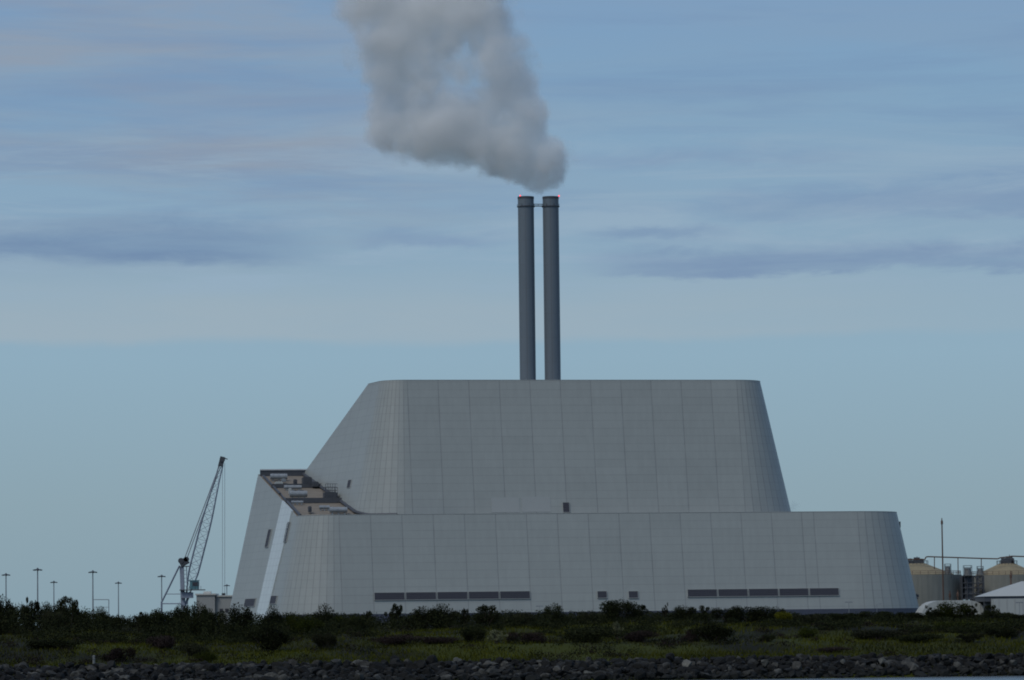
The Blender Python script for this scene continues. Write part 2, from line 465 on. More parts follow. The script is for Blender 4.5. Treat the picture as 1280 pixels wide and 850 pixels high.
for i in range(1, 9):
    cols.append((uR, RL + (70 - RL) * i / 8, ZT, 1, 0, K * .97, s2 + NC + i * 61 / 8 / 7.5, 7.5))
lower_cols = cols
mb = shell(cols, ZB)
# back wall
b0 = mb.v[0]; tl = mb.v[3]; br = mb.v[-3]; tr = mb.v[-2]
mb.add([br, b0, tl, (tl[0] + 40, 70, tl[2]), (tl[0] + 40, 70, ZT), tr], [(0, 1, 2, 3, 4, 5)], [((0, 7), (20, 7), (20, 46), (15, 46), (15, 34), (0, 34))], [((7.5, 0),) * 6])
bpart('lower_wall', mb, M['clad'])

# upper tier
ZU = 67.0; uLU, uRU, V0 = -29.8, 65.4, 12.2; SPU = .15
DU = ZU - 33.5
R = 6.2
vb_top, vb_bot = 27.0, 71.5
mbu = MB()
colsU = []
du = math.atan(SPU)
for i in range(1, NC + 1):
    a = (pi / 2 - du) * (1 - (i - 1) / (NC - 1))
    colsU.append((uLU + R - R * sin(a), V0 + R - R * cos(a), ZU, -sin(a), -cos(a), K, 40 + i, 1.7))
sU = 40 + NC
uf2 = uLU + R; n = 0
while uf2 + 7.5 * (n + 1) < uRU - R - 6:
    n += 1; colsU.append((uf2 + 7.5 * n, V0, ZU, 0, -1, K, sU + n, 7.5))
RR = 7.5
colsU.append((uRU - RR, V0, ZU, 0, -1, K, sU + n + 1, uRU - RR - uf2 - 7.5 * n))
sU2 = sU + n + 1
for i in range(1, NC + 1):
    a = pi / 2 * i / NC
    colsU.append((uRU - RR + RR * sin(a), V0 + RR - RR * cos(a), ZU, sin(a), -cos(a), K, sU2 + i, 1.7))
mbu = shell(colsU, 33.5)
def poly(mb, pts, uvf, L=7.5):
    mb.add(pts, [tuple(range(len(pts)))], [tuple(uvf(p) for p in pts)], [((L, 0),) * len(pts)])
c0 = colsU[0]; lb = mbu.v[0]; lt = mbu.v[3]
DLU = K * DU
LT = (uLU - SPU * (vb_top - V0 - R), vb_top, ZU)
LB = (uLU - SPU * (vb_bot - V0 - R) - DLU, vb_bot, 33.5)
ZM = 46.2; VM = 71.5
LM = (uLU - SPU * (VM - V0 - R) - K * (ZU - ZM), VM, ZM)
poly(mbu, [LB, lb, lt, LT, LM], lambda p: (p[1] / 7.5, p[2]))
rb = mbu.v[len(colsU) * 4 - 4 - 3]; rt = mbu.v[len(colsU) * 4 - 4 - 2]
RT_ = (uRU, vb_top, ZU); RB_ = (uRU + DLU, vb_bot, 33.5)
RM = (uRU + K * (ZU - ZM), VM, ZM)
poly(mbu, [rb, RB_, RM, RT_, rt], lambda p: (p[1] / 7.5, p[2]))
poly(mbu, [RM, LM, LT, RT_], lambda p: (p[0] / 7.5, p[2]))
poly(mbu, [RB_, LB, LM, RM], lambda p: (p[0] / 7.5, p[2]))
bpart('upper_wall', mbu, M['clad'])
mb = MB()
tops = [(c[0], c[1], ZU - .25) for c in colsU] + [(RT_[0], RT_[1], ZU - .25), (LT[0], LT[1], ZU - .25)]
mb.add(tops, [tuple(range(len(tops)))])
bpart('upper_roof', mb, M['roofing'])
# coping that finishes both tiers' upper edges
def coping(pts, r=.07):
    m_ = MB()
    for p, q in zip(pts, pts[1:]): m_.tube(p, q, r, n=6)
    return m_
bpart('coping', coping([LT] + [(c[0], c[1], ZU) for c in colsU] + [RT_]), M['trim'])
bpart('coping', coping([(c[0], c[1], c[2]) for c in lower_cols]), M['trim'])

# lower roof: the climbing wing at the left and the level roof at the right
mb = MB()
edge = [(c[0] + .05, c[1], c[2] - .35) for c in lower_cols[:9]] + [(c[0], c[1], c[2] - .35) for c in lower_cols[9:9 + NC]]
inner = lambda v: (-12.0, v, rise(v) - .35)
for a, c in zip(edge, edge[1:]):
    mb.add([a, c, inner(c[1]), inner(a[1])], [(0, 1, 2, 3)])
bpart('wing_roof', mb, M['roofing'])
mb = MB()
pts = [(c[0], c[1], ZT - .35) for c in lower_cols[9 + NC - 1:]] + [(-20, 70, ZT - .35)]
mb.add(pts, [tuple(range(len(pts)))])
bpart('lower_roof', mb, M['roofing'])

# walls as planes to set windows in
nf = Vector((0, -1, K)).normalized(); bf = Vector((0, K, 1)).normalized(); af = Vector((1, 0, 0))
PF = Vector((0, 0, ZT)); PU = Vector((0, V0, ZU))
nl = Vector((-1, -SPL, K)).normalized()
al = Vector((-SPL, 1, 0)).normalized(); bl = Vector((K, 0, 1)).normalized()
PL = Vector((uL, 9, ZT))
def on_front(u, z, P=PF, proud=0.):
    return Vector((u, P.y - K * (P.z - z), z)) + nf * proud
def window(name, c, w, h, a, b, n, slats=4, mull=True, mm='louvre'):
    m_ = MB()
    m_.box(c + n * .05, (w, .3, h), a, n, b)
    for k in range(1, slats):
        m_.box(c + n * .22 + b * (h * (k / slats - .5)), (w, .06, .07), a, n, b)
    o = bpart(name, m_, M[mm])
    f_ = MB(); t = .09
    f_.box(c + n * .12 + b * (h / 2 + t / 2), (w + 2 * t, .3, t), a, n, b)
    f_.box(c + n * .12 - b * (h / 2 + t / 2), (w + 2 * t, .3, t), a, n, b)
    for s_ in (-1, 1): f_.box(c + n * .12 + a * s_ * (w / 2 + t / 2), (t, .3, h), a, n, b)
    bpart('frame', f_, M['trim'], o)
    return o
s_front = uf
for k in range(5):
    window('window', on_front(s_front + 7.5 * (1 + k) + 3.75, 14.85), 7.12, 1.75, af, bf, nf)
for k in range(5):
    window('window', on_front(s_front + 7.5 * (11 + k) + 4.2, 14.85), 7.12, 1.75, af, bf, nf)
for px, py in ((752.5, 743.5), (791.5, 743.5)):
    p = hit(px, py, PF, nf); window('window', on_front(p.x, p.z), 2.2, 1.6, af, bf, nf, 3)
M['clad_pale'] = mat('pale_cladding', (.345, .357, .34), .45, 0, .06, .4)
for x0, x1, y0_, y1_ in ((613.5, 650, 622, 640.5), (651.5, 689, 621, 640)):
    a_, c_ = hit(x0, y0_, PU, nf), hit(x1, y1_, PU, nf)
    mb = MB(); mb.box((a_ + c_) / 2 + nf * .02, (abs(c_.x - a_.x) - .15, .08, (a_ - c_).z * 1.02), af, nf, bf)
    bpart('wall_panel', mb, M['clad_pale'], label='slightly paler wall panel')
p = hit(707.5, 634.5, PU, nf); window('louvre', on_front(p.x, p.z, PU), 1.5, 2.4, af, bf, nf, 4)
for px, py, w_, h_ in ((336.0, 673, 3.6, 4.4), (359.3, 665.5, 3.0, 4.8), (313, 753.5, 13, 1.9), (342.5, 750, 7, 1.9)):
    p = hit(px, py, PL, nl); window('window', p, w_, h_, al, bl, nl, 3)
p = hit(437.3, 605, (uLU, V0 + R, ZU), Vector((-1, -SPU, K)))
window('window', p, 2.6, 1.9, Vector((-SPU, 1, 0)).normalized(), bl, Vector((-1, -SPU, K)).normalized(), 2)

# translucent strip up the left wall
mb = MB()
def onleft(v, z, proud):
    q = Vector((uL - SPL * (v - 9) + K * (z - ZT), v, z)); return q + nl * proud
va, vb = 30.0, 15.5
za, zb_ = rise(va) + .12, rise(vb) + .12
q = [onleft(33.0, ZB, .2), onleft(20.0, ZB, .2), onleft(vb, zb_, .2), onleft(va, za, .2)]
poly(mb, q, lambda p: (p[1] / 4.0, p[2]), 4.0)
for i in range(4):
    a_, b__ = q[i], q[(i + 1) % 4]
    poly(mb, [a_ - nl * .45, b__ - nl * .45, b__, a_], lambda p: (.5, 1.), 4)
bpart('glazed_strip', mb, M['strip'])

# plinth along the foot of the front
mb = MB()
zpl = 10.8
for a, c in zip(lower_cols[9:-8], lower_cols[10:-8]):
    pts = []
    for (u, v, zt, nu, nv, kk, sm, L) in (a, c):
        d0 = kk * (zt - ZB) + .12; d1 = kk * (zt - zpl) + .12
        pts += [(u + nu * d0, v + nv * d0, ZB), (u + nu * d1, v + nv * d1, zpl), (u + nu * (d1 - .2), v + nv * (d1 - .2), zpl)]
    mb.add(pts, [(0, 3, 4, 1), (1, 4, 5, 2)])
bpart('plinth', mb, M['plinth'])

# wing roof: steps, ducts and plant
PR = Vector((uL, 9, ZT)); nr = Vector((0, -12.4 / 61, 1)).normalized(); br_ = Vector((0, 1, 12.4 / 61)).normalized()
def roof_edge_u(v): return uL - SPL * (v - 9) + K * (rise(v) - ZT)
def upper_u(v):
    z = rise(v); return uLU - SPU * (v - V0 - R) - K * (ZU - z)
for px, py, h_, y0_, y1_ in ((385, 627, 1.25, .3, 2.), (365, 608, 1.0, .3, 3.), ):
    p = hit(px, py, PR, nr)
    u0, u1 = roof_edge_u(p.y) + .5, upper_u(p.y) + .3
    mb = MB(); mb.box((u0 / 2 + u1 / 2, p.y, rise(p.y) + h_ / 2 - .35), (u1 - u0, .9, h_))
    bpart('roof_step', mb, M['dark'])
mb = MB(); v_ = 69.4; u0, u1 = roof_edge_u(v_) + .4, upper_u(v_) + 2
mb.box((u0 / 2 + u1 / 2, v_, rise(v_) - .2), (u1 - u0, .5, 2.6)); bpart('parapet', mb, M['dark'])
mb = MB(); mb.box((u0 / 2 + u1 / 2, v_ , rise(v_) + 1.25), (u1 - u0, .9, .3)); bpart('coping', mb, M['mullion'])
mb = MB(); pr_ = None
for i in range(13):
    v_ = 69 - 55 * i / 12; q_ = Vector((upper_u(v_) - .25, v_, rise(v_) + .15))
    if pr_ is not None: mb.tube(pr_, q_, .4, n=6)
    pr_ = q_
for i in range(1, NC):
    c_ = colsU[i]; d_ = K * (ZU - ZT) + .25; q_ = Vector((c_[0] + c_[3] * d_, c_[1] + c_[4] * d_, 0)); q_.z = rise(q_.y) + .15
    if q_.y > 5.2: mb.tube(pr_, q_, .4, n=6); pr_ = q_
bpart('foot_flashing', mb, M['dark'])
mb = MB()
mb.tube(Vector((roof_edge_u(9) + .9, 9, rise(9) + .1)), Vector((roof_edge_u(33) + .9, 33, rise(33) + .1)), .35, n=6)
mb.tube(Vector((roof_edge_u(40) + .9, 40, rise(40) + .1)), Vector((roof_edge_u(67) + .9, 67, rise(67) + .1)), .3, n=6)
mb.box((roof_edge_u(36.5) + .9, 36.5, rise(36.5)), (.3, 8, .4), (1, 0, 0), br_, nr)
bpart('edge_gutter', mb, M['dark'])
def roofbox(name, x0, x1, py, h_, d_, mm, lift=.0, tube=False):
    a_, c_ = hit(x0, py, PR, nr), hit(x1, py, PR, nr)
    m_ = MB(); L = (c_ - a_).length
    if tube:
        a_ = a_ + Vector((0, 0, h_ / 2 + lift)); c_ = c_ + Vector((0, 0, h_ / 2 + lift))
        m_.tube(a_, c_, h_ / 2, n=14)
        for t in (.15, .5, .85):
            q_ = a_.lerp(c_, t); m_.box(q_ - Vector((0, 0, h_ / 2)), (.3, .6, h_))
            m_.tube(q_ - (c_ - a_).normalized() * .1, q_ + (c_ - a_).normalized() * .1, h_ / 2 + .07, n=14)
    else:
        m_.box((a_ + c_) / 2 + Vector((0, 0, h_ / 2 + lift)), (L, d_, h_))
        m_.box((a_ + c_) / 2 + Vector((0, 0, h_ + lift + .08)), (L * .8, d_ * .8, .16))
        for t in (-.3, 0, .3): m_.box((a_ + c_) / 2 + Vector((L * t, -d_ / 2 - .03, h_ / 2 + lift)), (L * .2, .06, h_ * .6))
    return bpart(name, m_, M[mm], smooth=False)
roofbox('roof_duct', 338, 359, 599.5, 1.5, 1.5, 'galv', 0, True)
roofbox('roof_duct', 355, 377, 611.5, 1.0, 1.0, 'galv', 0, True)
roofbox('roof_duct', 362, 384, 621.5, 1.6, 1.6, 'galv', 0, True)
roofbox('roof_duct', 412, 434, 641, 1.4, 1.4, 'galv', 0, True)
roofbox('roof_duct', 399, 412, 636.5, .9, 1, 'galv', 0, True)
roofbox('roof_duct', 364, 379, 629.5, .7, .7, 'galv', 0, True)
roofbox('roof_unit', 344, 353, 607, .8, 3, 'white')
roofbox('roof_unit', 361, 364, 617, 1.2, 2, 'white')
roofbox('roof_unit', 385.5, 389, 640, 1.2, 2, 'dark')
roofbox('roof_unit', 367, 371, 605, 1.0, 2, 'dark')
roofbox('roof_unit', 378, 389, 606, 1.8, 3, 'dark')
roofbox('roof_unit', 390, 398, 608.5, 1.1, 2, 'dark')
roofbox('roof_unit', 405, 421, 624.5, 1.7, 3, 'dark')
roofbox('roof_unit', 352, 357, 602.5, .7, 1, 'galv')
# hand rails on the plant deck
for px0, px1, py in ((404, 422, 625.5), (407, 422, 621)):
    mb = MB()
    a_, c_ = hit(px0, py, PR, nr), hit(px1, py, PR, nr)
    for k in range(6):
        q_ = a_.lerp(c_, k / 5); mb.tube(q_, q_ + Vector((0, 0, 3.2)), .06, n=5)
    for hh in (1.6, 2.4, 3.2): mb.tube(a_ + Vector((0, 0, hh)), c_ + Vector((0, 0, hh)), .06, n=5)
    bpart('railing', mb, M['dark'])
# fittings on the right hand end
mb = MB(); th_ = radians(80); d_ = K * .97 * 3.3; q_ = Vector((uR - RL + (RL + d_) * sin(th_) + .1, RL - (RL + d_) * cos(th_), ZT - 3.3))
mb.box(q_ + Vector((-.5, 0, 0)), (1.2, .4, .2)); mb.box(q_ + Vector((0, 0, .3)), (.25, .4, 1.5)); bpart('wall_bracket', mb, M['dark'])
mb = MB(); d_ = K * .97 * (ZT - 13.6); q_ = Vector((uR - RL + (RL + d_) * sin(th_) + .2, RL - (RL + d_) * cos(th_), 13.6))
mb.box(q_ + Vector((-.5, 0, -.4)), (1.6, .4, .3)); mb.box(q_ + Vector((.2, 0, .2)), (.5, .5, .6)); mb.tube(q_ + Vector((.2, 0, .3)), q_ + Vector((-.2, 0, .6)), .2); bpart('wall_lamp', mb, M['dark'])

# ------------------------------------------------------------------ twin stacks
chim = []
for px_t, lab, lamp_side in ((657.2, 'left one of the twin dark grey chimney stacks on the plant roof', -1), (688.2, 'right one of the twin dark grey chimney stacks on the plant roof', 1)):
    v = 23.0
    P0 = BM @ Vector((0, v, 0))
    # centre line: solve u so that the top lands right
    u = 0.
    for _ in range(6):
        W = BM @ Vector((u, v, 110)); tgt = at(px_t, 246, W.y); u += (tgt.x - W.x) / cos(YAW)
    W = BM @ Vector((u, v, 0)); ztop = at(px_t, 246.3, W.y).z
    z0 = ZU - 1
    t = thing('chimney_stack', lab, 'chimney', (W.x, W.y, z0), YAW, 'twin chimney stacks')
    r = 1.98; NS = 28; m_ = MB()
    hts = [0, ztop - z0]
    for i in range(NS):
        w0, w1 = 2 * pi * i / NS, 2 * pi * (i + 1) / NS
        q = [(r * cos(w0), r * sin(w0), 0), (r * cos(w1), r * sin(w1), 0), (r * cos(w1), r * sin(w1), hts[1]), (r * cos(w0), r * sin(w0), hts[1])]
        m_.add(q, [(0, 1, 2, 3)], [((i / 4, 0), ((i + 1) / 4, 0), ((i + 1) / 4, hts[1]), (i / 4, hts[1]))], [((1.8, 0),) * 4])
    part('shaft', m_, M['stack'], t, local=True, smooth=True)
    m_ = MB(); H = hts[1]
    m_.lathe((0, 0, 0), [(r + .02, H - .5), (r + .05, H - .5), (r + .05, H + .05), (r - .35, H + .05), (r - .35, H - 2.5)], 28, False)
    part('rim', m_, M['dark'], t, local=True)
    m_ = MB(); m_.lathe((0, 0, 0), [(1.45, H - 3), (1.45, H + .12), (1.3, H + .12), (1.3, H - 3)], 24, False)
    part('flue', m_, M['galv'], t, local=True)
    m_ = MB()
    m_.lathe((0, 0, 0), [(r - .02, H - 2.5), (r + .22, H - 2.5), (r + .22, H - 2.3), (r - .02, H - 2.3)], 28, False)
    for i in range(14):
        w0 = 2 * pi * i / 14
        if i % 2: m_.box((cos(w0) * (r + .16), sin(w0) * (r + .16), H - 2.1), (.1, .1, .6))
    part('platform', m_, M['dark'], t, local=True)
    m_ = MB()
    for s_ in (-.22, .22): m_.box((s_, r + .18, H / 2), (.07, .07, H - 2))
    part('ladder', m_, M['dark'], t, local=True)
    m_ = MB(); ang = pi if lamp_side < 0 else 0
    lx = cos(ang) * 1.55 if lamp_side < 0 else cos(ang) * 1.95
    m_.lathe((lx, -.9, H + .05), [(.12, 0), (.17, .1), (.14, .26), (.05, .34)], 10)
    part('warning_lamp', m_, M['red'], t, local=True)
    chim.append((t, W, ztop))
(a_, Wa, zt1), (b__, Wb, zt2) = chim
d = (Wb - Wa); d.z = 0; dn = d.normalized()
m_ = MB(); zz = zt1 - 2.2
pa, pb = Wa + dn * 1.9, Wb - dn * 1.9
m_.box(Vector(((pa.x + pb.x) / 2, (pa.y + pb.y) / 2, zz)), ((pb - pa).length, .9, .16), dn, Vector((-dn.y, dn.x, 0)))
for s_ in (-.42, .42):
    o_ = Vector((-dn.y, dn.x, 0)) * s_
    m_.tube(Vector((pa.x, pa.y, zz + .45)) + o_, Vector((pb.x, pb.y, zz + .45)) + o_, .05, n=5)
for t_ in (.0, .5, 1.): q_ = pa.lerp(pb, t_); m_.tube((q_.x, q_.y, zz), (q_.x, q_.y, zz + .45), .05, n=5)
single('gangway', m_, M['dark'], 'short dark gangway bridging the two chimney stacks just below their tops', 'gangway', loc=((pa.x + pb.x) / 2, (pa.y + pb.y) / 2, zz))
SM_Y = Wa.y

# ------------------------------------------------------------------ smoke
BL = [(694, 199, 25), (680, 206, 27), (660, 209, 24), (652, 190, 34), (626, 182, 34), (598, 168, 36), (566, 164, 36), (535, 162, 38), (505, 158, 36), (485, 160, 26),
      (575, 190, 20), (606, 200, 20), (640, 214, 17),
      (658, 158, 30), (646, 132, 34), (641, 98, 32), (630, 66, 29), (620, 32, 30), (606, 0, 36), (672, 221, 17), (694, 217, 17),
      (560, 6, 40), (525, 20, 42), (490, 8, 42), (457, -4, 36), (440, 8, 22), (482, 48, 32), (552, 48, 25), (516, 60, 28), (592, 18, 32), (605, 60, 16),
      (486, 84, 30), (490, 112, 30), (494, 136, 30), (517, 96, 22), (523, 126, 24), (555, 136, 18), (600, 130, 22), (470, -45, 50), (540, -45, 55), (600, -50, 45), (575, 88, -52), (530, 80, -40), (703, 188, -22), (470, 60, -34), (500, 200, -22)]
sm = []
rnd = random.Random(5)
for px, py, r in BL:
    s_ = mpp(SM_Y); p = at(px, py, SM_Y + rnd.uniform(-3, 3))
    sm.append((p, abs(r) * s_ * 1.45, .55 if r < 0 else (.72 if py < 60 and px < 560 else 1.)))
def smoke(name, blobs, dens, label, voxel):
    c0 = sum((p for p, r, q in blobs), Vector()) / len(blobs)
    bm = bmesh.new()
    for p, r, q in blobs:
        bmesh.ops.create_icosphere(bm, subdivisions=3, radius=r, matrix=Matrix.Translation(p - c0))
    me = bpy.data.meshes.new(name); bm.to_mesh(me); bm.free()
    o = bpy.data.objects.new(name, me); COL.objects.link(o); o.location = c0
    md = o.modifiers.new('r', 'REMESH'); md.mode = 'VOXEL'; md.voxel_size = voxel
    dg = bpy.context.evaluated_depsgraph_get(); dg.update()
    me2 = bpy.data.meshes.new_from_object(o.evaluated_get(dg)); o.modifiers.clear(); o.data = me2; me2.name = name
    m = bpy.data.materials.new(name); m.use_nodes = True; nt = m.node_tree
    for n_ in list(nt.nodes):
        if n_.type != 'OUTPUT_MATERIAL': nt.nodes.remove(n_)
    out = [n_ for n_ in nt.nodes if n_.type == 'OUTPUT_MATERIAL'][0]
    tc = nd(nt, 'ShaderNodeTexCoord')
    # billows: the sample point wanders before the puffs are looked up
    k = 1.0 / voxel
    n1 = nd(nt, 'ShaderNodeTexNoise', inp={'Scale': .13 * k, 'Detail': 5., 'Roughness': .6}); nt.links.new(tc.outputs['Object'], n1.inputs['Vector'])
    s1 = nd(nt, 'ShaderNodeVectorMath', operation='SUBTRACT'); nt.links.new(n1.outputs['Color'], s1.inputs[0]); s1.inputs[1].default_value = (.5, .5, .5)
    s2 = nd(nt, 'ShaderNodeVectorMath', operation='SCALE'); nt.links.new(s1.outputs[0], s2.inputs[0]); s2.inputs['Scale'].default_value = 15.0 * voxel
    s3 = nd(nt, 'ShaderNodeVectorMath', operation='ADD'); nt.links.new(tc.outputs['Object'], s3.inputs[0]); nt.links.new(s2.outputs[0], s3.inputs[1])
    acc = None
    for p, r, q in blobs:
        dd = nd(nt, 'ShaderNodeVectorMath', operation='DISTANCE'); nt.links.new(s3.outputs[0], dd.inputs[0]); dd.inputs[1].default_value = p - c0
        x = ma(nt, 'SUBTRACT', 1., ma(nt, 'DIVIDE', dd.outputs['Value'], r), clamp=True)
        if q < 1.: x = ma(nt, 'MULTIPLY', x, q)
        acc = x if acc is None else ma(nt, 'ADD', acc, x)
    f = ma(nt, 'ADD', acc, ma(nt, 'MULTIPLY', ma(nt, 'SUBTRACT', noisen(nt, tc.outputs['Object'], .1 * k, 5, .62), .5), 1.9))
    mr = nd(nt, 'ShaderNodeMapRange', interpolation_type='SMOOTHSTEP', inp={'From Min': .2, 'From Max': .95, 'To Min': 0., 'To Max': dens}); nt.links.new(f, mr.inputs[0])
    pv = nd(nt, 'ShaderNodeVolumePrincipled', inp={'Color': (.998, .99, .976, 1), 'Anisotropy': -.2})
    nt.links.new(mr.outputs[0], pv.inputs['Density'])
    nt.links.new(pv.outputs[0], out.inputs['Volume'])
    me2.materials.clear(); me2.materials.append(m)
    prop(o, label, 'smoke')
    return o
smoke('smoke_plume', sm, .21, 'thick grey smoke plume billowing to the left above the twin stacks', 1.0)
wp = [(at(990, 634, 945), 1.3, 1.), (at(993, 630, 945.5), 1.4, 1.), (at(997, 633, 946), 1.2, 1.)]
smoke('steam_wisp', wp, .12, 'faint grey wisp of steam beside the right foot of the upper tier', .3)

# ------------------------------------------------------------------ harbour crane
YC = 1050.0
def ck(px, py, dy=0.): 
    p = at(px, py, YC); return Vector((p.x, YC + dy, p.z))
basep = ck(228, 765)
t = thing('harbour_crane', 'tall dark blue lattice boom harbour crane standing left of the plant', 'crane', (basep.x, YC, 8))
m_ = MB()                                       # undercarriage, low behind the thicket
m_.box((basep.x, YC, 9.4), (11, 8, 1.2)); m_.tube((basep.x, YC, 10), (basep.x, YC, 12.2), 2.2, n=18)
for s_ in (-1, 1):
    m_.box((basep.x + s_ * 5.5, YC, 8.6), (1.6, 12, 1.2))
part('undercarriage', m_, M['crane'], t)
# lattice boom
ft, hd = ck(233.5, 748), ck(276.3, 581)
axd = (hd - ft).normalized(); dep = Vector((0, 1, 0)); sidev = axd.cross(dep).normalized()
def half(tt):                                   # boom half width along its length
    return .4 + .95 * smooth(0, .22, tt) - .95 * smooth(.5, 1., tt) * .85
m_ = MB(); N = 16; prev = None
for i in range(N + 1):
    tt = i / N; c_ = ft.lerp(hd, tt); h_ = half(tt)
    cur = [c_ + sidev * h_ * sx_ + dep * h_ * .9 * sy_ for sx_, sy_ in ((-1, -1), (1, -1), (1, 1), (-1, 1))]
    if prev:
        for k in range(4):
            m_.tube(prev[k], cur[k], .15, n=6)
            m_.tube(prev[k], cur[(k + 1) % 4], .055, n=5)
            m_.tube(cur[k], cur[(k + 1) % 4], .055, n=5)
    prev = cur
part('lattice_boom', m_, M['crane'], t)
m_ = MB()
hh = ck(277, 577)
m_.box(hh, (1.25, 1.7, 2.8), sidev, dep, axd); m_.tube(hh + Vector((.2, -1.1, .6)), hh + Vector((.2, 1.1, .6)), .7, n=16)
m_.tube(hh + Vector((0, 0, 1.2)), ck(284.5, 574), .16, n=6)
part('boom_head', m_, M['dark'], t)
m_ = MB()                                       # tower
tb, tt_ = ck(229, 762), ck(227.2, 708)
m_.box((tb + tt_) / 2, (1.1, 1.3, (tt_ - tb).length), az=(tt_ - tb).normalized(), ax=(1, 0, 0))
for i in range(12):                             # ladder cage up its right side
    q_ = tb.lerp(tt_, i / 11) + Vector((.95, 0, 0)); m_.box(q_, (.9, .9, .12))
for s_ in (-.35, .35): m_.tube(tb + Vector((1.3, s_, 0)), tt_ + Vector((1.3, s_, 0)), .08, n=5)
part('tower', m_, M['crane'], t)
m_ = MB()
m_.box(ck(230, 702.5), (2.4, 2, 1.9), (cos(.5), 0, sin(.5)), (0, 1, 0), (-sin(.5), 0, cos(.5)))
m_.tube(ck(226.5, 701, -1.1), ck(226.5, 701, 1.1), .8, n=14); m_.tube(ck(233, 699, -1), ck(233, 699, 1), .7, n=14); m_.box(ck(232, 708), (2.6, 1.8, .25))
part('tower_head', m_, M['dark'], t)
m_ = MB(); c_ = ck(243.5, 731.5, -1.2)
m_.box(c_, (2.4, 2.4, 2.3)); m_.box(c_ + Vector((0, 0, 1.3)), (2.7, 2.7, .2))
cab = part('cab', m_, M['cab'], t)
m_ = MB(); m_.box(c_ + Vector((.3, -1.21, .3)), (1.5, .08, 1.1)); m_.box(c_ + Vector((1.21, 0, .3)), (.08, 1.8, 1.1)); part('windscreen', m_, M['louvre'], cab)
m_ = MB(); m_.box(ck(241, 737.5, -1), (7.0, 3., .25))
for k in range(6):
    q_ = ck(234 + k * 3.6, 737, -2.4); m_.tube(q_, q_ + Vector((0, 0, 1.0)), .05, n=4)
part('platform', m_, M['dark'], t)
m_ = MB(); m_.box(ck(234, 744), (3.2, 3., 1.6)); m_.tube(ck(238, 740), ck(230, 760), .4, n=6); m_.tube(ck(231, 740), ck(229, 762), .35, n=6); part('slewing_frame', m_, M['crane'], t)
m_ = MB()
for dy in (-.6, .6):
    m_.tube(ck(230, 700, dy), ck(273.5, 584, dy), .085, n=5)
    m_.tube(ck(233, 700, dy), ck(275.5, 584, dy), .07, n=5)
part('stay_rope', m_, M['rope'], t)
m_ = MB()
for px, dy in ((278.2, -.4), (280.8, .4)): m_.tube(ck(px, 579, dy), ck(px, 743, dy), .055, n=5)
part('hoist_rope', m_, M['rope'], t)
m_ = MB(); q_ = ck(279.5, 744.5); m_.box(q_, (1.0, .7, 1.4)); m_.tube(q_, q_ - Vector((0, 0, 2)), .2, .1); part('hook_block', m_, M['dark'], t)
m_ = MB()
for dy in (-1., 1.):
    m_.tube(ck(224.5, 707, dy), ck(202.5, 752, dy), .17, n=6)
    m_.tube(ck(202, 752, dy), ck(202, 765, dy), .2, n=6)
    m_.tube(ck(207, 742.5, dy), ck(227, 742.5, dy), .1, n=5); m_.tube(ck(203, 754.5, dy), ck(227, 754.5, dy), .17, n=6)
part('back_stay', m_, M['crane'], t)

# ------------------------------------------------------------------ floodlight masts
masts = [(7.5, 717, 1847, 'slender floodlight mast nearest the left edge of the photo'), (47, 710.5, 1677, 'tallest floodlight mast, with a peaked lamp head, second from the left'),
         (67.3, 726.5, 2197, 'short floodlight mast just right of the tallest mast'), (116, 713.5, 1793, 'tall floodlight mast rising beside the small goal-shaped frame'),
         (148, 727.5, 2275, 'lone short floodlight mast midway between the goal-shaped frame and the crane'), (202, 719, 1967, 'floodlight mast just left of the harbour crane'),
         (283.5, 730.8, 2489, 'small floodlight mast between the crane and the plant wall')]
m1, m2 = MB(), MB()
m1.tube((0, 0, 0), (0, 0, 26.6), .34, .22, n=10); m1.box((0, 0, .2), (1.2, 1.2, .4))
m2.lathe((0, 0, 26.2), [(.5, 0), (1.55, .35), (1.55, .55), (.5, .75), (.2, 1.3)], 16)
for k in range(8):
    w0 = 2 * pi * k / 8; m2.box((cos(w0) * 1.6, sin(w0) * 1.6, 26.5), (.75, .55, .42), (cos(w0), sin(w0), -.35), (-sin(w0), cos(w0), 0))
proto = None
for px, py, Y, lab in masts:
    p = at(px, py, Y); sc_ = (p.z - 8) / 27.2
    if proto is None:
        o = thing('floodlight_mast', lab, 'floodlight', (p.x, Y, 8), 0, 'floodlight masts along the port')
        part('pole', m1, M['mast'], o, local=True); part('lamp_head', m2, M['dark'], o, local=True); proto = o
    else:
        o = proto.copy(); COL.objects.link(o); o.location = (p.x, Y, 8); o['label'] = lab
        for ch in list(proto.children):
            c_ = ch.copy(); COL.objects.link(c_); c_.parent = o
    o.scale = (sc_ * 1.1, sc_ * 1.1, sc_)

# goal-shaped frame
YG = 1300; m_ = MB(); A = at(116.6, 749.5, YG); B = at(136, 749.5, YG)
m_.tube(A, B, .14, n=6); m_.tube((B.x, YG, 8), B, .14, n=6); m_.tube((A.x, YG, 8), A, .14, n=6)
m_.tube((A.x, YG, A.z - 2.6), (B.x, YG, B.z - 2.6), .07, n=5)
single('pipe_gantry', m_, M['mast'], 'small goal-shaped steel frame behind the bushes at the left', 'gantry', loc=(A.x, YG, 8))

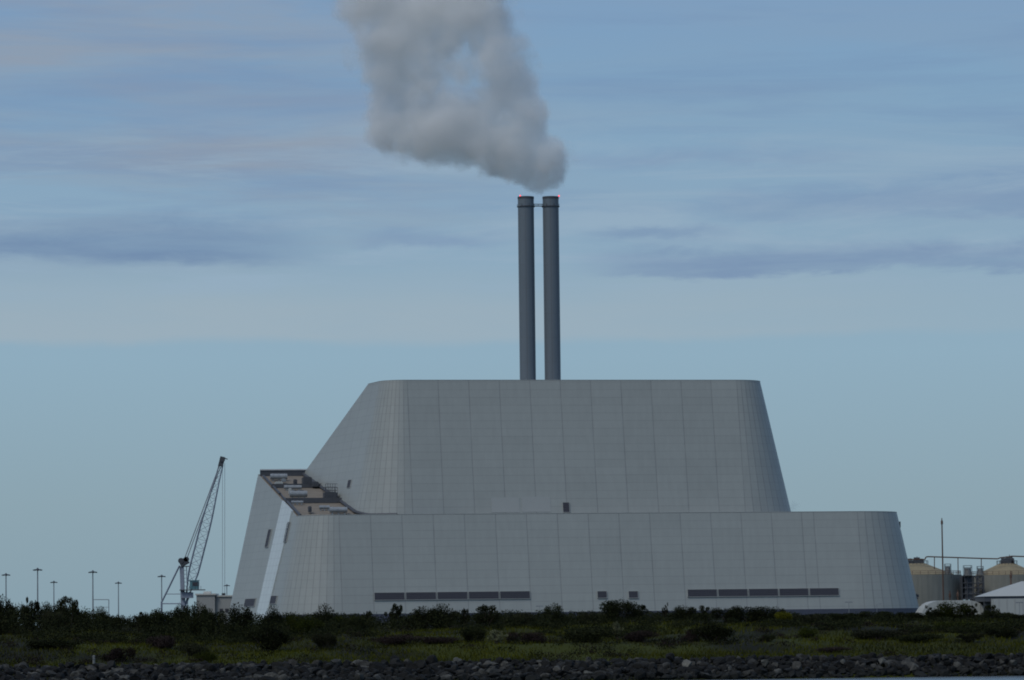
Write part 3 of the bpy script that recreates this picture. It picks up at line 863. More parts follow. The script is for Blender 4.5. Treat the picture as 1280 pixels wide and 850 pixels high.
# pale shed between crane and plant
YS = 1000; a_, c_ = at(245.5, 744, YS), at(289, 742, YS)
t = thing('port_shed', 'low pale flat-roofed shed between the crane and the plant wall', 'shed', (a_.x, YS, 8))
xm = at(268.5, 744, YS).x
m_ = MB(); m_.box(((a_.x + xm) / 2, YS + 5, (8 + a_.z) / 2), (xm - a_.x, 10, a_.z - 8)); m_.box(((xm + c_.x) / 2, YS + 6, (8 + c_.z - .8) / 2), (c_.x - xm - .02, 10, c_.z - 8.8)); part('wall', m_, M['shed'], t)
m_ = MB(); m_.box(((a_.x + xm) / 2, YS + 5, a_.z + .2), (xm - a_.x + .6, 10.6, .4)); m_.box(((xm + c_.x) / 2 + .3, YS + 6, c_.z - .6), (c_.x - xm, 10.6, .38)); m_.box((a_.x + 2.6, YS + 4, a_.z + .7), (2, 2, .6)); part('roof', m_, M['shedroof'], t)
for k in range(3):
    m_ = MB(); m_.box((xm + 1.6 + k * 1.5, YS + .95, 12.4), (.9, .1, 1.0)); part('window', m_, M['louvre'], t)

# ------------------------------------------------------------------ tanks on the right
YT = 1000.0; s_ = mpp(YT)
def tank(pxc, lab, Rw, Re, Rt, y_wall, y_top, gear):
    c_ = at(pxc, y_wall, YT); zw = c_.z; zt_ = at(pxc, y_top, YT).z
    t = thing('storage_tank', lab, 'tank', (c_.x, YT, 8), 0, 'storage tanks behind the plant')
    m_ = MB(); m_.lathe((c_.x, YT, 0), [(Rw, 8), (Rw, zw)], 48, True); w_ = part('wall', m_, M['tank'], t)
    m_ = MB(); m_.lathe((c_.x, YT, 0), [(Re + .3, zw), (Re + .3, zw + .18), (Rt, zt_), (Rt - .5, zt_ + .25)], 48, True); part('roof', m_, M['tankroof'], t)
    m_ = MB()                                    # rail round the shoulder
    for i in range(36):
        w0 = 2 * pi * i / 36; q_ = Vector((c_.x + (Rw - .2) * cos(w0), YT + (Rw - .2) * sin(w0), zw)); q2 = Vector((c_.x + (Rw - .2) * cos(w0 + pi / 18), YT + (Rw - .2) * sin(w0 + pi / 18), zw))
        m_.tube(q_, q_ + Vector((0, 0, 1.0)), .05, n=4)
        for h_ in (.5, 1.0): m_.tube(q_ + Vector((0, 0, h_)), q2 + Vector((0, 0, h_)), .045, n=4)
    part('guard_rail', m_, M['rust'], t)
    m_ = MB()
    for dx, w_, h_ in gear:
        m_.box((c_.x + dx, YT - 1, zt_ + h_ / 2), (w_, 1.2, h_)); m_.tube((c_.x + dx - w_ * .6, YT - 1, zt_ + h_ * .5), (c_.x + dx + w_ * .6, YT - 1, zt_ + h_ * .8), .14, n=6)
        m_.tube((c_.x + dx + .1, YT - 1.5, zt_), (c_.x + dx + .1, YT - 1.5, zt_ + h_ * 1.5), .09, n=5); m_.tube((c_.x + dx - w_ * .4, YT - 1, zt_ + h_ + .25), (c_.x + dx + w_ * .5, YT - 1, zt_ + h_ + .25), .22, n=8)
    for i in range(20):
        w0 = 2 * pi * i / 20; q_ = Vector((c_.x + (Rt + .2) * cos(w0), YT + (Rt + .2) * sin(w0), zt_ - .1)); q2 = Vector((c_.x + (Rt + .2) * cos(w0 + pi / 10), YT + (Rt + .2) * sin(w0 + pi / 10), zt_ - .1))
        m_.tube(q_, q_ + Vector((0, 0, 1.05)), .045, n=4); m_.tube(q_ + Vector((0, 0, 1.05)), q2 + Vector((0, 0, 1.05)), .045, n=4)
    part('valve_gear', m_, M['dark'], t)
    return c_, zw, zt_
T1, zw, zt1 = tank(1144.5, 'grey storage tank with a beige sloping top, half hidden behind the plant', 57 * s_, 46 * s_, 15 * s_, 719, 705.5, ((-1.6, 1.4, 1.1), (.2, 1.8, 1.4), (1.6, 1., .9)))
T2, zw2, zt2 = tank(1259, 'grey storage tank with a beige sloping top at the right edge of the photo', 47 * s_, 38 * s_, 12 * s_, 719, 705.5, ((-1.2, 1.2, 1.2), (.4, 2.0, 1.7), (1.4, .8, 1.1)))
# conical shoulder fittings
def vent(px0, px1, py0, py1, Y, lab, m__, legs=True):
    a_, c_ = at(px0, py0, Y), at(px1, py1, Y); cx, z0_, z1_ = (a_.x + c_.x) / 2, c_.z, a_.z
    t = thing('roof_vent', lab, 'vent', (cx, Y, z0_))
    m_ = MB(); wv = c_.x - a_.x; m_.tube((cx, Y, z0_ + .3), (cx, Y, z1_ - .45), wv * .42, n=14); m_.box((cx, Y, z0_ + .15), (wv, wv, .3)); part('drum', m_, m__, t)
    m_ = MB()
    for i in (-1, 1):
        for j in (-1, 1): m_.tube((cx + i * wv / 2, Y + j * wv / 2, z0_ - 1.2), (cx + i * wv / 2, Y + j * wv / 2, z1_ + .2), .06, n=4)
    for j in (-1, 1):
        for zz in (z1_ - .3, z1_ + .2):
            m_.tube((cx - wv / 2, Y + j * wv / 2, zz), (cx + wv / 2, Y + j * wv / 2, zz), .055, n=4); m_.tube((cx + j * wv / 2, Y - wv / 2, zz), (cx + j * wv / 2, Y + wv / 2, zz), .055, n=4)
    part('cage', m_, M['dark'], t)
vent(1181, 1188.5, 706, 717.5, 992, 'caged grey vent drum on the shoulder of the half-hidden tank', M['vent'])
vent(1204.5, 1214.5, 708, 719.5, 990, 'silvery vent drum on top of the dark stair tower between the tanks', M['vent'])
vent(1221.5, 1229, 709, 718.5, 994, 'caged grey vent drum beside the right-hand tank top', M['vent'])

# dark stair tower between the tanks
YQ = 990; t = thing('stair_tower', 'dark steel stair tower and pipe rack between the two tanks', 'stair tower', (at(1216, 748, YQ).x, YQ, 8))
m_ = MB()
def qp(px, py, dy=0): 
    p = at(px, py, YQ); return Vector((p.x, YQ + dy, p.z))
for px in (1202.5, 1209, 1216.5, 1222.5, 1229.5):
    for dy in (0, 3): q_ = qp(px, 720, dy); m_.tube((q_.x, q_.y, 8), q_, .17, n=6)
for py in (720, 729, 735, 742.5, 749):
    for dy in (0, 3): m_.tube(qp(1202.5, py, dy), qp(1229.5, py, dy), .13, n=6)
for py0, py1, x0, x1 in ((720, 729, 1216.5, 1229.5), (742.5, 735, 1216.5, 1229.5), (749, 742.5, 1216.5, 1229.5)): m_.tube(qp(x0, py0), qp(x1, py1), .1, n=5)
part('frame', m_, M['dark'], t)
m_ = MB(); m_.box((qp(1209.5, 735, 1.5)), (2.6, 2.4, 6.0)); m_.box(qp(1204, 734, 1.), (.8, 1.4, 6.2)); part('riser_duct', m_, M['dark'], t)
for k in range(3):
    m_ = MB(); m_.tube(qp(1217.5, (749, 742.5, 735)[k], 1.1), qp(1229, (749, 742.5, 735)[k] - (6.5, 7.5, 6)[k], 1.1), .1, n=5)
    for j in range(7):
        q_ = qp(1217.5 + j * 1.7, (749, 742.5, 735)[k] - j * (6.5, 7.5, 6)[k] / 7, 1.5); m_.box(q_, (.4, 1.0, .08))
    part('stair_flight', m_, M['rust'], t)

# overhead pipe
YP = 995; m_ = MB()
def pp(px, py): 
    p = at(px, py, YP); return Vector((p.x, YP, p.z))
pts = [(1133, 699.5), (1152, 699), (1156, 699.5), (1157.5, 696.2), (1160, 695.8), (1197, 697), (1226, 698), (1247, 698.5), (1251, 697), (1262, 696), (1264, 695.2), (1285, 695.8)]
for a_, c_ in zip(pts, pts[1:]): m_.tube(pp(*a_), pp(*c_), .17, n=7)
t = thing('overhead_pipe', 'thin rust-brown pipe carried on posts across the tank tops', 'pipe', (pp(1197, 700).x, YP, 8))
part('pipe', m_, M['rust'], t)
for px, top, bot in ((1168, 696, 718), (1197.4, 697, 718.5), (1226.6, 698, 718.5)):
    m_ = MB(); m_.tube((pp(px, bot).x, YP, zw - .5 if px != 1197.4 else 8), pp(px, top), .13, n=6); part('post', m_, M['rust'], t)

# poles
def pole(name, px, y0_, y1_, Y, wpx, lab, cat, mm, extra=None):
    a_ = at(px, y0_, Y); r = wpx * mpp(Y) / 2
    m_ = MB(); m_.tube((a_.x, Y, 8), a_, r, r * .75, n=8); m_.lathe((a_.x, Y, 8), [(r * 2.2, 0), (r * 2.2, .3), (r * 1.2, .5)], 10)
    if extra == 'cap': m_.lathe((a_.x, Y, a_.z), [(r * 1.1, -1.2), (r * 1.35, -1.2), (r * 1.35, -.5), (r * .5, 0), (r * .5, .4)], 8)
    if extra == 'tee': m_.box((a_.x, Y, a_.z), (1.5, .3, .16)); m_.box((a_.x - .6, Y, a_.z - .1), (.5, .4, .12)); m_.box((a_.x + .6, Y, a_.z - .1), (.5, .4, .12))
    if extra == 'arm': m_.tube(a_, a_ + Vector((.6, -.3, .15)), r * .7); m_.box(a_ + Vector((.8, -.35, .1)), (.5, .3, .15))
    single(name, m_, M[mm], lab, cat, loc=(a_.x, Y, 8))
pole('steel_mast', 1177.3, 649.5, 760, 960, 2.1, 'very tall thin rusty mast in front of the half-hidden tank', 'mast', 'rust', 'cap')
pole('vent_pipe', 1187.3, 740.5, 760, 930, 2.2, 'left of two short brown vent pipes in front of the tanks', 'pipe', 'rust', 'cap')
pole('vent_pipe', 1197.2, 739.5, 760, 930, 2.4, 'right of two short brown vent pipes in front of the tanks', 'pipe', 'rust', 'cap')
pole('vent_pipe', 1263.5, 716, 760, 880, 2.4, 'thick brown vent pipe rising above the white hipped canopy', 'pipe', 'rust', 'cap')
pole('lamp_post', 1274.2, 753, 765, 800, .8, 'small T-headed lamp post before the white wall at the right edge', 'lamp post', 'mast', 'tee')
pole('lamp_post', 1061, 752.5, 765, 840, .8, 'small T-headed lamp post before the right end of the plant', 'lamp post', 'mast', 'tee')
pole('lamp_post', 1096, 755.5, 765, 840, .6, 'short single-arm lamp post near the plant right corner', 'lamp post', 'mast', 'arm')
pole('lamp_post', 674.5, 757.5, 765, 840, .6, 'short lamp post before the plant just right of the left window band', 'lamp post', 'mast', 'tee')

# white canopy and white sheds
YW = 860.0
def wp_(px, py, dy=0):
    p = at(px, py, YW); return Vector((p.x, YW + dy, p.z))
ap = wp_(1300, 726, 9); e0 = wp_(1229.5, 745.5); xr = wp_(1352, 745)
t = thing('hipped_canopy', 'open canopy with a white hipped roof and shaded underside at the right edge', 'canopy', (wp_(1290, 745).x, YW + 8, 8))
m_ = MB(); ze = e0.z; D_ = 18
c4 = [Vector((e0.x, YW, ze)), Vector((xr.x, YW, ze)), Vector((xr.x, YW + D_, ze)), Vector((e0.x, YW + D_, ze))]
top = [Vector((ap.x - 3, YW + D_ / 2 - 1, ap.z)), Vector((ap.x + 3, YW + D_ / 2 - 1, ap.z)), Vector((ap.x + 3, YW + D_ / 2 + 1, ap.z)), Vector((ap.x - 3, YW + D_ / 2 + 1, ap.z))]
m_.add(c4 + top, [(0, 1, 5, 4), (1, 2, 6, 5), (2, 3, 7, 6), (3, 0, 4, 7), (4, 5, 6, 7)]); part('roof', m_, M['white'], t)
m_ = MB(); m_.box(((e0.x + xr.x) / 2, YW + D_ / 2, ze - .6), (xr.x - e0.x - .5, D_ - .5, 1.18)); part('soffit_shade', m_, M['dark'], t)  # deep dark slab standing in for the shadow band under the eaves
for x_ in (wp_(1236.5, 750).x, xr.x - 2):
    for y_ in (YW + 2, YW + D_ - 2):
        m_ = MB(); m_.box((x_, y_, (8 + ze - 1.2) / 2), (2.0, .8, ze - 1.2 - 8)); part('post', m_, M['dark'], t)
def vault(name, lab, x0, x1, py, Y, depth, cat):
    a_, c_ = at(x0, py, Y), at(x1, py, Y); zt_ = (a_.z + c_.z) / 2
    w_ = c_.x - a_.x; cx = (a_.x + c_.x) / 2
    t = thing(name, lab, cat, (cx, Y, 8)); m_ = MB(); n_ = 16; vs = []
    for y_ in (Y, Y + depth):
        for i in range(n_ + 1):
            t_ = i / n_; vs.append((a_.x + w_ * t_, y_, 9.0 + (zt_ - 9.0) * (1 - abs(2 * t_ - 1) ** 5)))
    m_.add(vs, [(i, i + 1, n_ + 2 + i, n_ + 1 + i) for i in range(n_)] + [tuple(range(n_, -1, -1)), tuple(range(n_ + 1, 2 * n_ + 2))]); part('membrane', m_, M['white'], t, smooth=False)
    m_ = MB()
    m_.box((cx, Y + depth / 2, 8.5), (w_ - .1, depth - .1, .98)); part('wall', m_, M['shed'], t)
    for k in range(1, 8):
        m_ = MB(); t_ = k / 8; m_.tube((a_.x + w_ * t_, Y - .05, 9.0), (a_.x + w_ * t_, Y - .05, 9.0 + (zt_ - 9.0) * (1 - abs(2 * t_ - 1) ** 5)), .05, n=5)
        part('rib', m_, M['shed'], t)
vault('fabric_shelter', 'low white rounded shelter roof behind the bush, right of the plant foot', 1150, 1236, 750.3, 870, 14, 'shelter')
m_ = MB(); a_, c_ = at(1243, 748.5, 850), at(1330, 748.5, 850)
t = thing('white_shed', 'low white sided shed under the hipped canopy at the right edge', 'shed', ((a_.x + c_.x) / 2, 850, 8))
m_.box(((a_.x + c_.x) / 2, 853, (8 + a_.z) / 2), (c_.x - a_.x, 6, a_.z - 8)); part('wall', m_, M['white'], t)
m_ = MB(); 
for k in range(9): m_.box((a_.x + 1 + k * 1.8, 849.96, (8 + a_.z) / 2), (.08, .06, a_.z - 8.1))
part('joint_cover', m_, M['shed'], t)

# ------------------------------------------------------------------ shrubs
def leafblob(mb, c, rad, n, size, rng, shell=.55):
    for _ in range(n):
        while True:
            d = Vector((rng.uniform(-1, 1), rng.uniform(-1, 1), rng.uniform(-1, 1)))
            if .05 < d.length < 1: break
        d.normalize(); rr = shell + (1 - shell) * rng.random() ** .6
        if rng.random() < .08: rr *= rng.uniform(1.0, 1.15)
        p = Vector(c) + Vector((d.x * rad[0], d.y * rad[1], d.z * rad[2])) * rr
        a = Vector((rng.gauss(0, 1), rng.gauss(0, 1), rng.gauss(0, 1))).normalized()
        b = a.cross(Vector((rng.gauss(0, 1), rng.gauss(0, 1), rng.gauss(0, 1)))).normalized()
        s = size * rng.uniform(.6, 1.3)
        mb.add([p - a * s, p - b * s * .45, p + a * s, p + b * s * .45], [(0, 1, 2, 3)])
def shrub_mesh(kind, seed):
    """a unit shrub: about 2 wide, 1 tall, standing at z = 0; returns foliage and stems"""
    rng = random.Random(seed); f, s = MB(), MB()
    if kind == 'round':
        L = [(0, 0, .5, .62, .5)] + [(rng.uniform(-.62, .62), rng.uniform(-.4, .4), rng.uniform(.25, .68), rng.uniform(.24, .4), rng.uniform(.2, .32)) for _ in range(8)]
    elif kind == 'broad':
        L = [(rng.uniform(-.75, .75), rng.uniform(-.4, .4), rng.uniform(.2, .62), rng.uniform(.25, .45), rng.uniform(.2, .36)) for _ in range(12)]
    elif kind == 'spiky':
        L = [(0, 0, .35, .6, .36)] + [(rng.uniform(-.6, .6), rng.uniform(-.3, .3), rng.uniform(.3, .62), rng.uniform(.14, .26), rng.uniform(.14, .3)) for _ in range(9)] + [(rng.uniform(-.4, .4), 0, rng.uniform(.66, .84), rng.uniform(.12, .2), .10) for _ in range(5)]
    else:   # wispy
        L = []
        for _ in range(9):
            ex, ey, ez = rng.uniform(-.75, .75), rng.uniform(-.4, .4), rng.uniform(.45, .95)
            for t_ in (.35, .55, .75, .95):
                L.append((ex * t_ + rng.gauss(0, .13), ey * t_ + rng.gauss(0, .08), min(.92, ez * t_ ** .8 + rng.gauss(0, .06)), rng.uniform(.12, .26) * (1.25 - .5 * t_), rng.uniform(.06, .12)))
    for (x, y, z, r, h) in L:
        leafblob(f, (x, y, z), (r, r, h), int((4400 if kind in ('round', 'broad') else 2600) * r * max(h, .12) + 80), .037, rng, .3)
        s.tube((rng.uniform(-.06, .06), 0, -.15), (x * .45, y * .45, z * .5), .03, .02, n=5); s.tube((x * .45, y * .45, z * .5), (x, y, z + h * .3), .02, .008, n=5)
    return f, s
LIB = {}
for kind, n_ in (('round', 4), ('broad', 4), ('spiky', 4), ('wispy', 3)):
    for k in range(n_):
        f, s = shrub_mesh(kind, 100 + k * 7 + len(kind))
        LIB[kind, k] = (f.mesh('foliage', M['leaf_dark']), s.mesh('stem', M['bark']))
LIBM = {}
def shrub(px, top, wpx, Y, kind, lab, mm='leaf_dark', name='shrub', group='shrubs on the shore bank', k=None):
    p = at(px, top, Y); z0_ = hgt(p.x, Y) - .15
    h_ = max(1.0, p.z - z0_); w_ = wpx * mpp(Y) / 2 * 1.18
    k = rnd.randrange(4 if kind != 'wispy' else 3) if k is None else k
    fm, sm_ = LIB[kind, k]
    if mm != 'leaf_dark':
        if (kind, k, mm) not in LIBM:
            c_ = fm.copy(); c_.materials[0] = M[mm]; LIBM[kind, k, mm] = c_
        fm = LIBM[kind, k, mm]
    o = bpy.data.objects.new(name, None); COL.objects.link(o)
    o.location = (p.x, Y, z0_); o.rotation_euler = (0, 0, rnd.choice((0, pi)) + rnd.uniform(-.5, .5)); o.scale = (w_, w_ * .9, h_)
    prop(o, lab, 'shrub', group)
    for nm, me in (('foliage', fm), ('stem', sm_)):
        c_ = bpy.data.objects.new(nm, me); COL.objects.link(c_); c_.parent = o
    return o
SH = [
 # the ridge, left to right
 (2, 742, 26, 655, 'round', 'dark rounded shrub cut by the left edge of the photo on the ridge', 'leaf_dark'),
 (18, 750, 34, 660, 'broad', 'broad dark shrub right under the leftmost floodlight mast', 'leaf_dark'),
 (32, 739, 16, 648, 'wispy', 'thin wispy sapling poking up between the two leftmost masts', 'leaf_dark'),
 (41, 744, 34, 650, 'spiky', 'small peaked shrub touching the foot of the tallest mast', 'leaf_dark'),
 (58, 751, 28, 655, 'round', 'dark round shrub left of the short mast beside the tallest mast', 'leaf_dark'),
 (68, 758, 26, 645, 'broad', 'low dark shrub under the short mast beside the tallest mast', 'leaf_grey'),
 (87, 741.5, 44, 650, 'spiky', 'jagged tall shrub with a spiky crown left of the goal-shaped frame', 'leaf_dark'),
 (104, 759, 30, 655, 'broad', 'low spreading shrub between the spiky shrub and the goal-shaped frame', 'leaf_dark'),
 (126, 757, 30, 648, 'round', 'dark dome-shaped shrub directly under the goal-shaped frame', 'leaf_dark'),
 (147, 765, 30, 655, 'broad', 'low flat shrub at the foot of the lone short mast', 'leaf_dark'),
 (174, 761, 20, 655, 'wispy', 'thin ragged shrub on the low ridge between lone mast and crane', 'leaf_grey'),
 (188, 762.5, 26, 652, 'broad', 'low shrub just left of the mast beside the crane', 'leaf_dark'),
 (206, 757, 32, 655, 'broad', 'dark shrub below the back stay of the crane', 'leaf_dark'),
 (225, 754, 26, 658, 'round', 'dark shrub at the base of the crane tower', 'leaf_dark'),
 (246, 750.5, 30, 650, 'round', 'tall dark shrub hiding the foot of the pale shed', 'leaf_dark'),
 (270, 757, 30, 655, 'broad', 'low dark shrub before the middle of the pale shed', 'leaf_dark'),
 (296, 752.5, 38, 648, 'round', 'dark shrub at the left foot of the plant wall', 'leaf_dark'),
 (341, 756, 32, 650, 'round', 'dark shrub under the pale translucent wall strip', 'leaf_dark'),
 (366, 759.5, 28, 655, 'broad', 'low shrub before the rounded left corner of the plant', 'leaf_green'),
 (406, 753.5, 38, 650, 'round', 'neat rounded shrub standing alone before the curved corner', 'leaf_dark'),
 (440, 766, 44, 655, 'broad', 'low bright green shrub left of the left window band', 'leaf_green'),
 (462, 760, 16, 660, 'spiky', 'small pointed shrub under the start of the left window band', 'leaf_dark'),
 (492, 751.5, 24, 655, 'wispy', 'open leggy shrub under the second pane of the left window band', 'leaf_dark'),
 (528, 757, 48, 645, 'round', 'wide dark shrub under the third pane of the left window band', 'leaf_dark'),
 (552, 753.5, 48, 648, 'round', 'dark bushy shrub just right of the wide dark one under the left window band', 'leaf_dark'),
 (580, 757, 20, 655, 'spiky', 'small ragged shrub between two large shrubs under the left window band', 'leaf_dark'),
 (605, 751.5, 52, 650, 'spiky', 'tall dark shrub with a pointed tip under the fourth and fifth panes', 'leaf_dark'),
 (650, 760, 44, 655, 'broad', 'low olive shrub below the right end of the left window band', 'leaf_grey'),
 (694, 753, 32, 650, 'round', 'compact dark shrub left of the two small square windows', 'leaf_dark'),
 (735, 757.5, 38, 655, 'broad', 'grey-green shrub below and left of the two small square windows', 'leaf_grey'),
 (776, 748, 52, 648, 'round', 'largest dark shrub of the ridge, below the two small square windows', 'leaf_dark'),
 (800, 752.5, 30, 653, 'spiky', 'dark shrub joined to the right flank of the largest ridge shrub', 'leaf_dark'),
 (831, 753.5, 9, 656, 'wispy', 'single thin sprig standing up left of the right window band', 'leaf_grey'),
 (852, 756, 36, 655, 'round', 'dark shrub below the start of the right window band', 'leaf_dark'),
 (882, 755, 26, 650, 'spiky', 'spiky shrub under the first pane of the right window band', 'leaf_dark'),
 (912, 756, 38, 655, 'broad', 'mid-size dark shrub under the second pane of the right window band', 'leaf_dark'),
 (942, 752.5, 54, 650, 'broad', 'wide dark shrub under the middle of the right window band', 'leaf_dark'),
 (969, 757.5, 26, 655, 'round', 'small shrub left of the yellow flowering one', 'leaf_dark'),
 (981, 763.5, 24, 640, 'round', 'bright yellow flowering shrub under the right window band', 'leaf_yellow'),
 (1015, 764, 50, 655, 'broad', 'low heathery shrub below the last pane of the right window band', 'leaf_grey'),
 (1055, 763.5, 50, 660, 'broad', 'low dark shrub at the foot of the T-headed lamp by the plant', 'leaf_dark'),
 (1100, 761.5, 46, 658, 'broad', 'low shrub before the right corner of the plant', 'leaf_dark'),
 (1140, 763, 36, 655, 'broad', 'low dark shrub covering the right foot of the plant', 'leaf_dark'),
 (1166, 757, 24, 650, 'wispy', 'open ragged shrub before the white rounded shelter', 'leaf_dark'),
 (1186, 751, 54, 652, 'round', 'big leafy shrub in front of the white rounded shelter', 'leaf_green'),
 (1213, 754.5, 20, 655, 'wispy', 'thin shrub left of the dark canopy post', 'leaf_dark'),
 (1236, 752.5, 30, 652, 'spiky', 'dark shrub below the dark canopy post', 'leaf_dark'),
 (1265, 765, 46, 655, 'broad', 'low dark shrub below the white shed at the right edge', 'leaf_dark'),
 # on the face of the bank
 (58, 795, 74, 596, 'broad', 'wide dark shrub on the bank near the left edge', 'leaf_dark'),
 (150, 806, 40, 580, 'broad', 'low heather-coloured bush near the white marker post', 'leaf_pink'),
 (205, 788, 40, 600, 'broad', 'dull pinkish bush in the grass below the crane', 'leaf_pink'),
 (240, 797, 38, 588, 'broad', 'brownish bush on the bank below the pale shed', 'leaf_grey'),
 (257, 812, 32, 572, 'round', 'yellow-green bush just above the rocks below the plant left end', 'leaf_green'),
 (334, 776, 60, 592, 'round', 'large very dark round bush in the middle of the grassy bank at left', 'leaf_dark'),
 (385, 768, 40, 630, 'round', 'bright green rounded bush on the ridge left of the curved corner', 'leaf_green'),
 (408, 790, 36, 592, 'round', 'grey-green round bush right of the very dark bank bush', 'leaf_grey'),
 (445, 766, 34, 632, 'round', 'dark bush on the upper bank before the plant left corner', 'leaf_dark'),
 (500, 789, 56, 594, 'broad', 'wide pinkish heather bush on the bank below the left window band', 'leaf_pink'),
 (545, 792, 44, 590, 'broad', 'smaller pinkish heather bush right of the wide one', 'leaf_pink'),
 (592, 782, 36, 592, 'round', 'dark round bush beside the pale flower clump', 'leaf_dark'),
 (622, 785, 26, 590, 'wispy', 'pale cream flowering clump in the middle of the bank', 'leaf_pale'),
 (660, 787, 48, 594, 'broad', 'pinkish bush right of the pale flower clump', 'leaf_pink'),
 (740, 779, 74, 594, 'broad', 'very wide dark bush on the bank below the two small square windows', 'leaf_dark'),
 (772, 774, 14, 606, 'wispy', 'tiny yellowish flower tuft on the upper bank below the small windows', 'leaf_pale'),
 (800, 784, 44, 600, 'broad', 'purplish bush right of the very wide dark bush', 'leaf_pink'),
 (890, 776, 62, 596, 'round', 'big dark bush with a pinkish neighbour below the right window band', 'leaf_dark'),
 (868, 783, 30, 598, 'broad', 'small pinkish bush touching the left flank of the big dark bank bush', 'leaf_pink'),
 (958, 792, 24, 590, 'round', 'small dark bush alone in the bright grass strip', 'leaf_dark'),
 (1008, 781, 30, 600, 'round', 'yellow-green bush right of the bright grass strip', 'leaf_green'),
 (1042, 806, 40, 574, 'broad', 'low heather bush just above the rocks right of centre', 'leaf_pink'),
 (1090, 782, 70, 600, 'broad', 'wide olive bush below the plant right corner', 'leaf_grey'),
 (1150, 789, 60, 590, 'broad', 'wide dark bush on the bank below the tanks', 'leaf_dark'),
 (1200, 774, 56, 620, 'broad', 'olive green bush on the upper bank below the white shelter', 'leaf_green'),
 (1212, 788, 40, 590, 'wispy', 'grey leggy bush on the bank toward the right edge', 'leaf_grey'),
 (1256, 783, 50, 600, 'round', 'dark bush on the bank at the right edge', 'leaf_dark'),
]
for px, top, wpx, Y, kind, lab, mm in SH:
    shrub(px, top, wpx, Y, kind, lab, mm)

# the tangled growth that fills the ridge between the shrubs
def xat(px, Y): return at(px, 780, Y).x
ug = MB(); rg = random.Random(11)
TOPS = [(-60, 750), (0, 750), (60, 754), (100, 758), (150, 768), (180, 768), (215, 763), (300, 762), (420, 766), (520, 763), (700, 763), (1000, 765), (1320, 767)]
def top_at(px):
    for (a, ya), (b_, yb) in zip(TOPS, TOPS[1:]):
        if px <= b_: return ya + (yb - ya) * (px - a) / (b_ - a)
    return 767
for k in range(820):
    Y = rg.uniform(630, 690); px = rg.uniform(-40, 1320); x = xat(px, Y)
    z0_ = hgt(x, Y); zt_ = at(px, top_at(px), Y).z + rg.uniform(-1.2, .25)
    if Y < 648: zt_ -= (648 - Y) * .09
    hgt_ = max(.6, zt_ - z0_); r = rg.uniform(1.2, 3.0)
    if k % 3 == 0:                               # the belt's front skirt, spilling down the bank
        Y = rg.uniform(612, 632); x = xat(px, Y); z0_ = hgt(x, Y)
        if fb(x, Y, .04, 2.2) < -.12: continue
        hgt_ = rg.uniform(.8, 1.7)
    leafblob(ug, (x, Y, z0_ + hgt_ * .42), (r, r, hgt_ * .58), int(90 + r * 44 * (1 + hgt_ * .4)), .17, rg, .3)
single('undergrowth', ug, M['leaf_dark'], 'dark tangled undergrowth filling the ridge between the shrubs', 'undergrowth', kind='stuff')
# heath plants over the bank face
hp = MB(); hp2 = MB()
for k in range(420):
    Y = 566 + 74 * rg.random() ** 1.2; px = rg.uniform(-30, 1310); x = xat(px, Y)
    v_ = fb(x, Y * 1.6, .03, 5.) + rg.gauss(0, .12)
    if v_ < .02: continue
    r = rg.uniform(.8, 2.6); z0_ = hgt(x, Y)
    leafblob(hp if rg.random() < .6 else hp2, (x, Y, z0_ + .25), (r, r, rg.uniform(.45, 1.15)), int(50 + r * 50), .15, rg, .2)
single('heather', hp, M['leaf_pink'], 'dull pink and brown heather patches spread over the bank', 'heather', kind='stuff')
single('bank_weeds', hp2, M['leaf_dark'], 'dark low weeds scattered over the grassy bank', 'weeds', kind='stuff')
# grass
gb = MB()
for k in range(52000):
    Y = 563 + 85 * rg.random() ** 1.3; px = rg.uniform(-40, 1320); x = xat(px, Y)
    v_ = fb(x, Y * 1.6, .03, 5.) + rg.gauss(0, .1)
    if v_ > .12 and rg.random() < .8: continue
    z0_ = hgt(x, Y); h_ = rg.uniform(.25, .65); w_ = rg.uniform(.05, .12); a = rg.uniform(0, pi); lx, ly = rg.uniform(-.25, .25), rg.uniform(-.25, .25)
    gb.add([(x - cos(a) * w_, Y - sin(a) * w_, z0_ - .05), (x + cos(a) * w_, Y + sin(a) * w_, z0_ - .05), (x + lx, Y + ly, z0_ + h_)], [(0, 1, 2)])
single('grass', gb, M['blade'], 'dull green grass covering the bank above the rocks', 'grass', kind='stuff')

# ------------------------------------------------------------------ rock armour
def rock(seed):
    rng = random.Random(seed); bm = bmesh.new()
    bmesh.ops.create_icosphere(bm, subdivisions=2, radius=1.0)
    for _ in range(11):
        n_ = Vector((rng.gauss(0, 1), rng.gauss(0, 1), rng.gauss(0, 1))).normalized(); d_ = rng.uniform(.38, .72)
        for v in bm.verts:
            t_ = v.co.dot(n_)
            if t_ > d_: v.co -= n_ * (t_ - d_)
    sc_ = Vector((rng.uniform(.9, 1.35), rng.uniform(.7, 1.1), rng.uniform(.6, .95)))
    for v in bm.verts:
        v.co = Vector((v.co.x * sc_.x, v.co.y * sc_.y, v.co.z * sc_.z)) + Vector((rng.gauss(0, .03), rng.gauss(0, .03), rng.gauss(0, .03)))
    vs = [v.co.copy() for v in bm.verts]; fs = [tuple(v.index for v in f.verts) for f in bm.faces]; bm.free()
    return vs, fs
rocks = [rock(300 + k) for k in range(14)]
rmesh = []; pmesh = []
for vs, fs in rocks:
    m_ = MB(); m_.add(vs, fs); rmesh.append(m_.mesh('boulder', M['rock']))
    pmesh.append(m_.mesh('boulder', M['palerock']))
spots = []
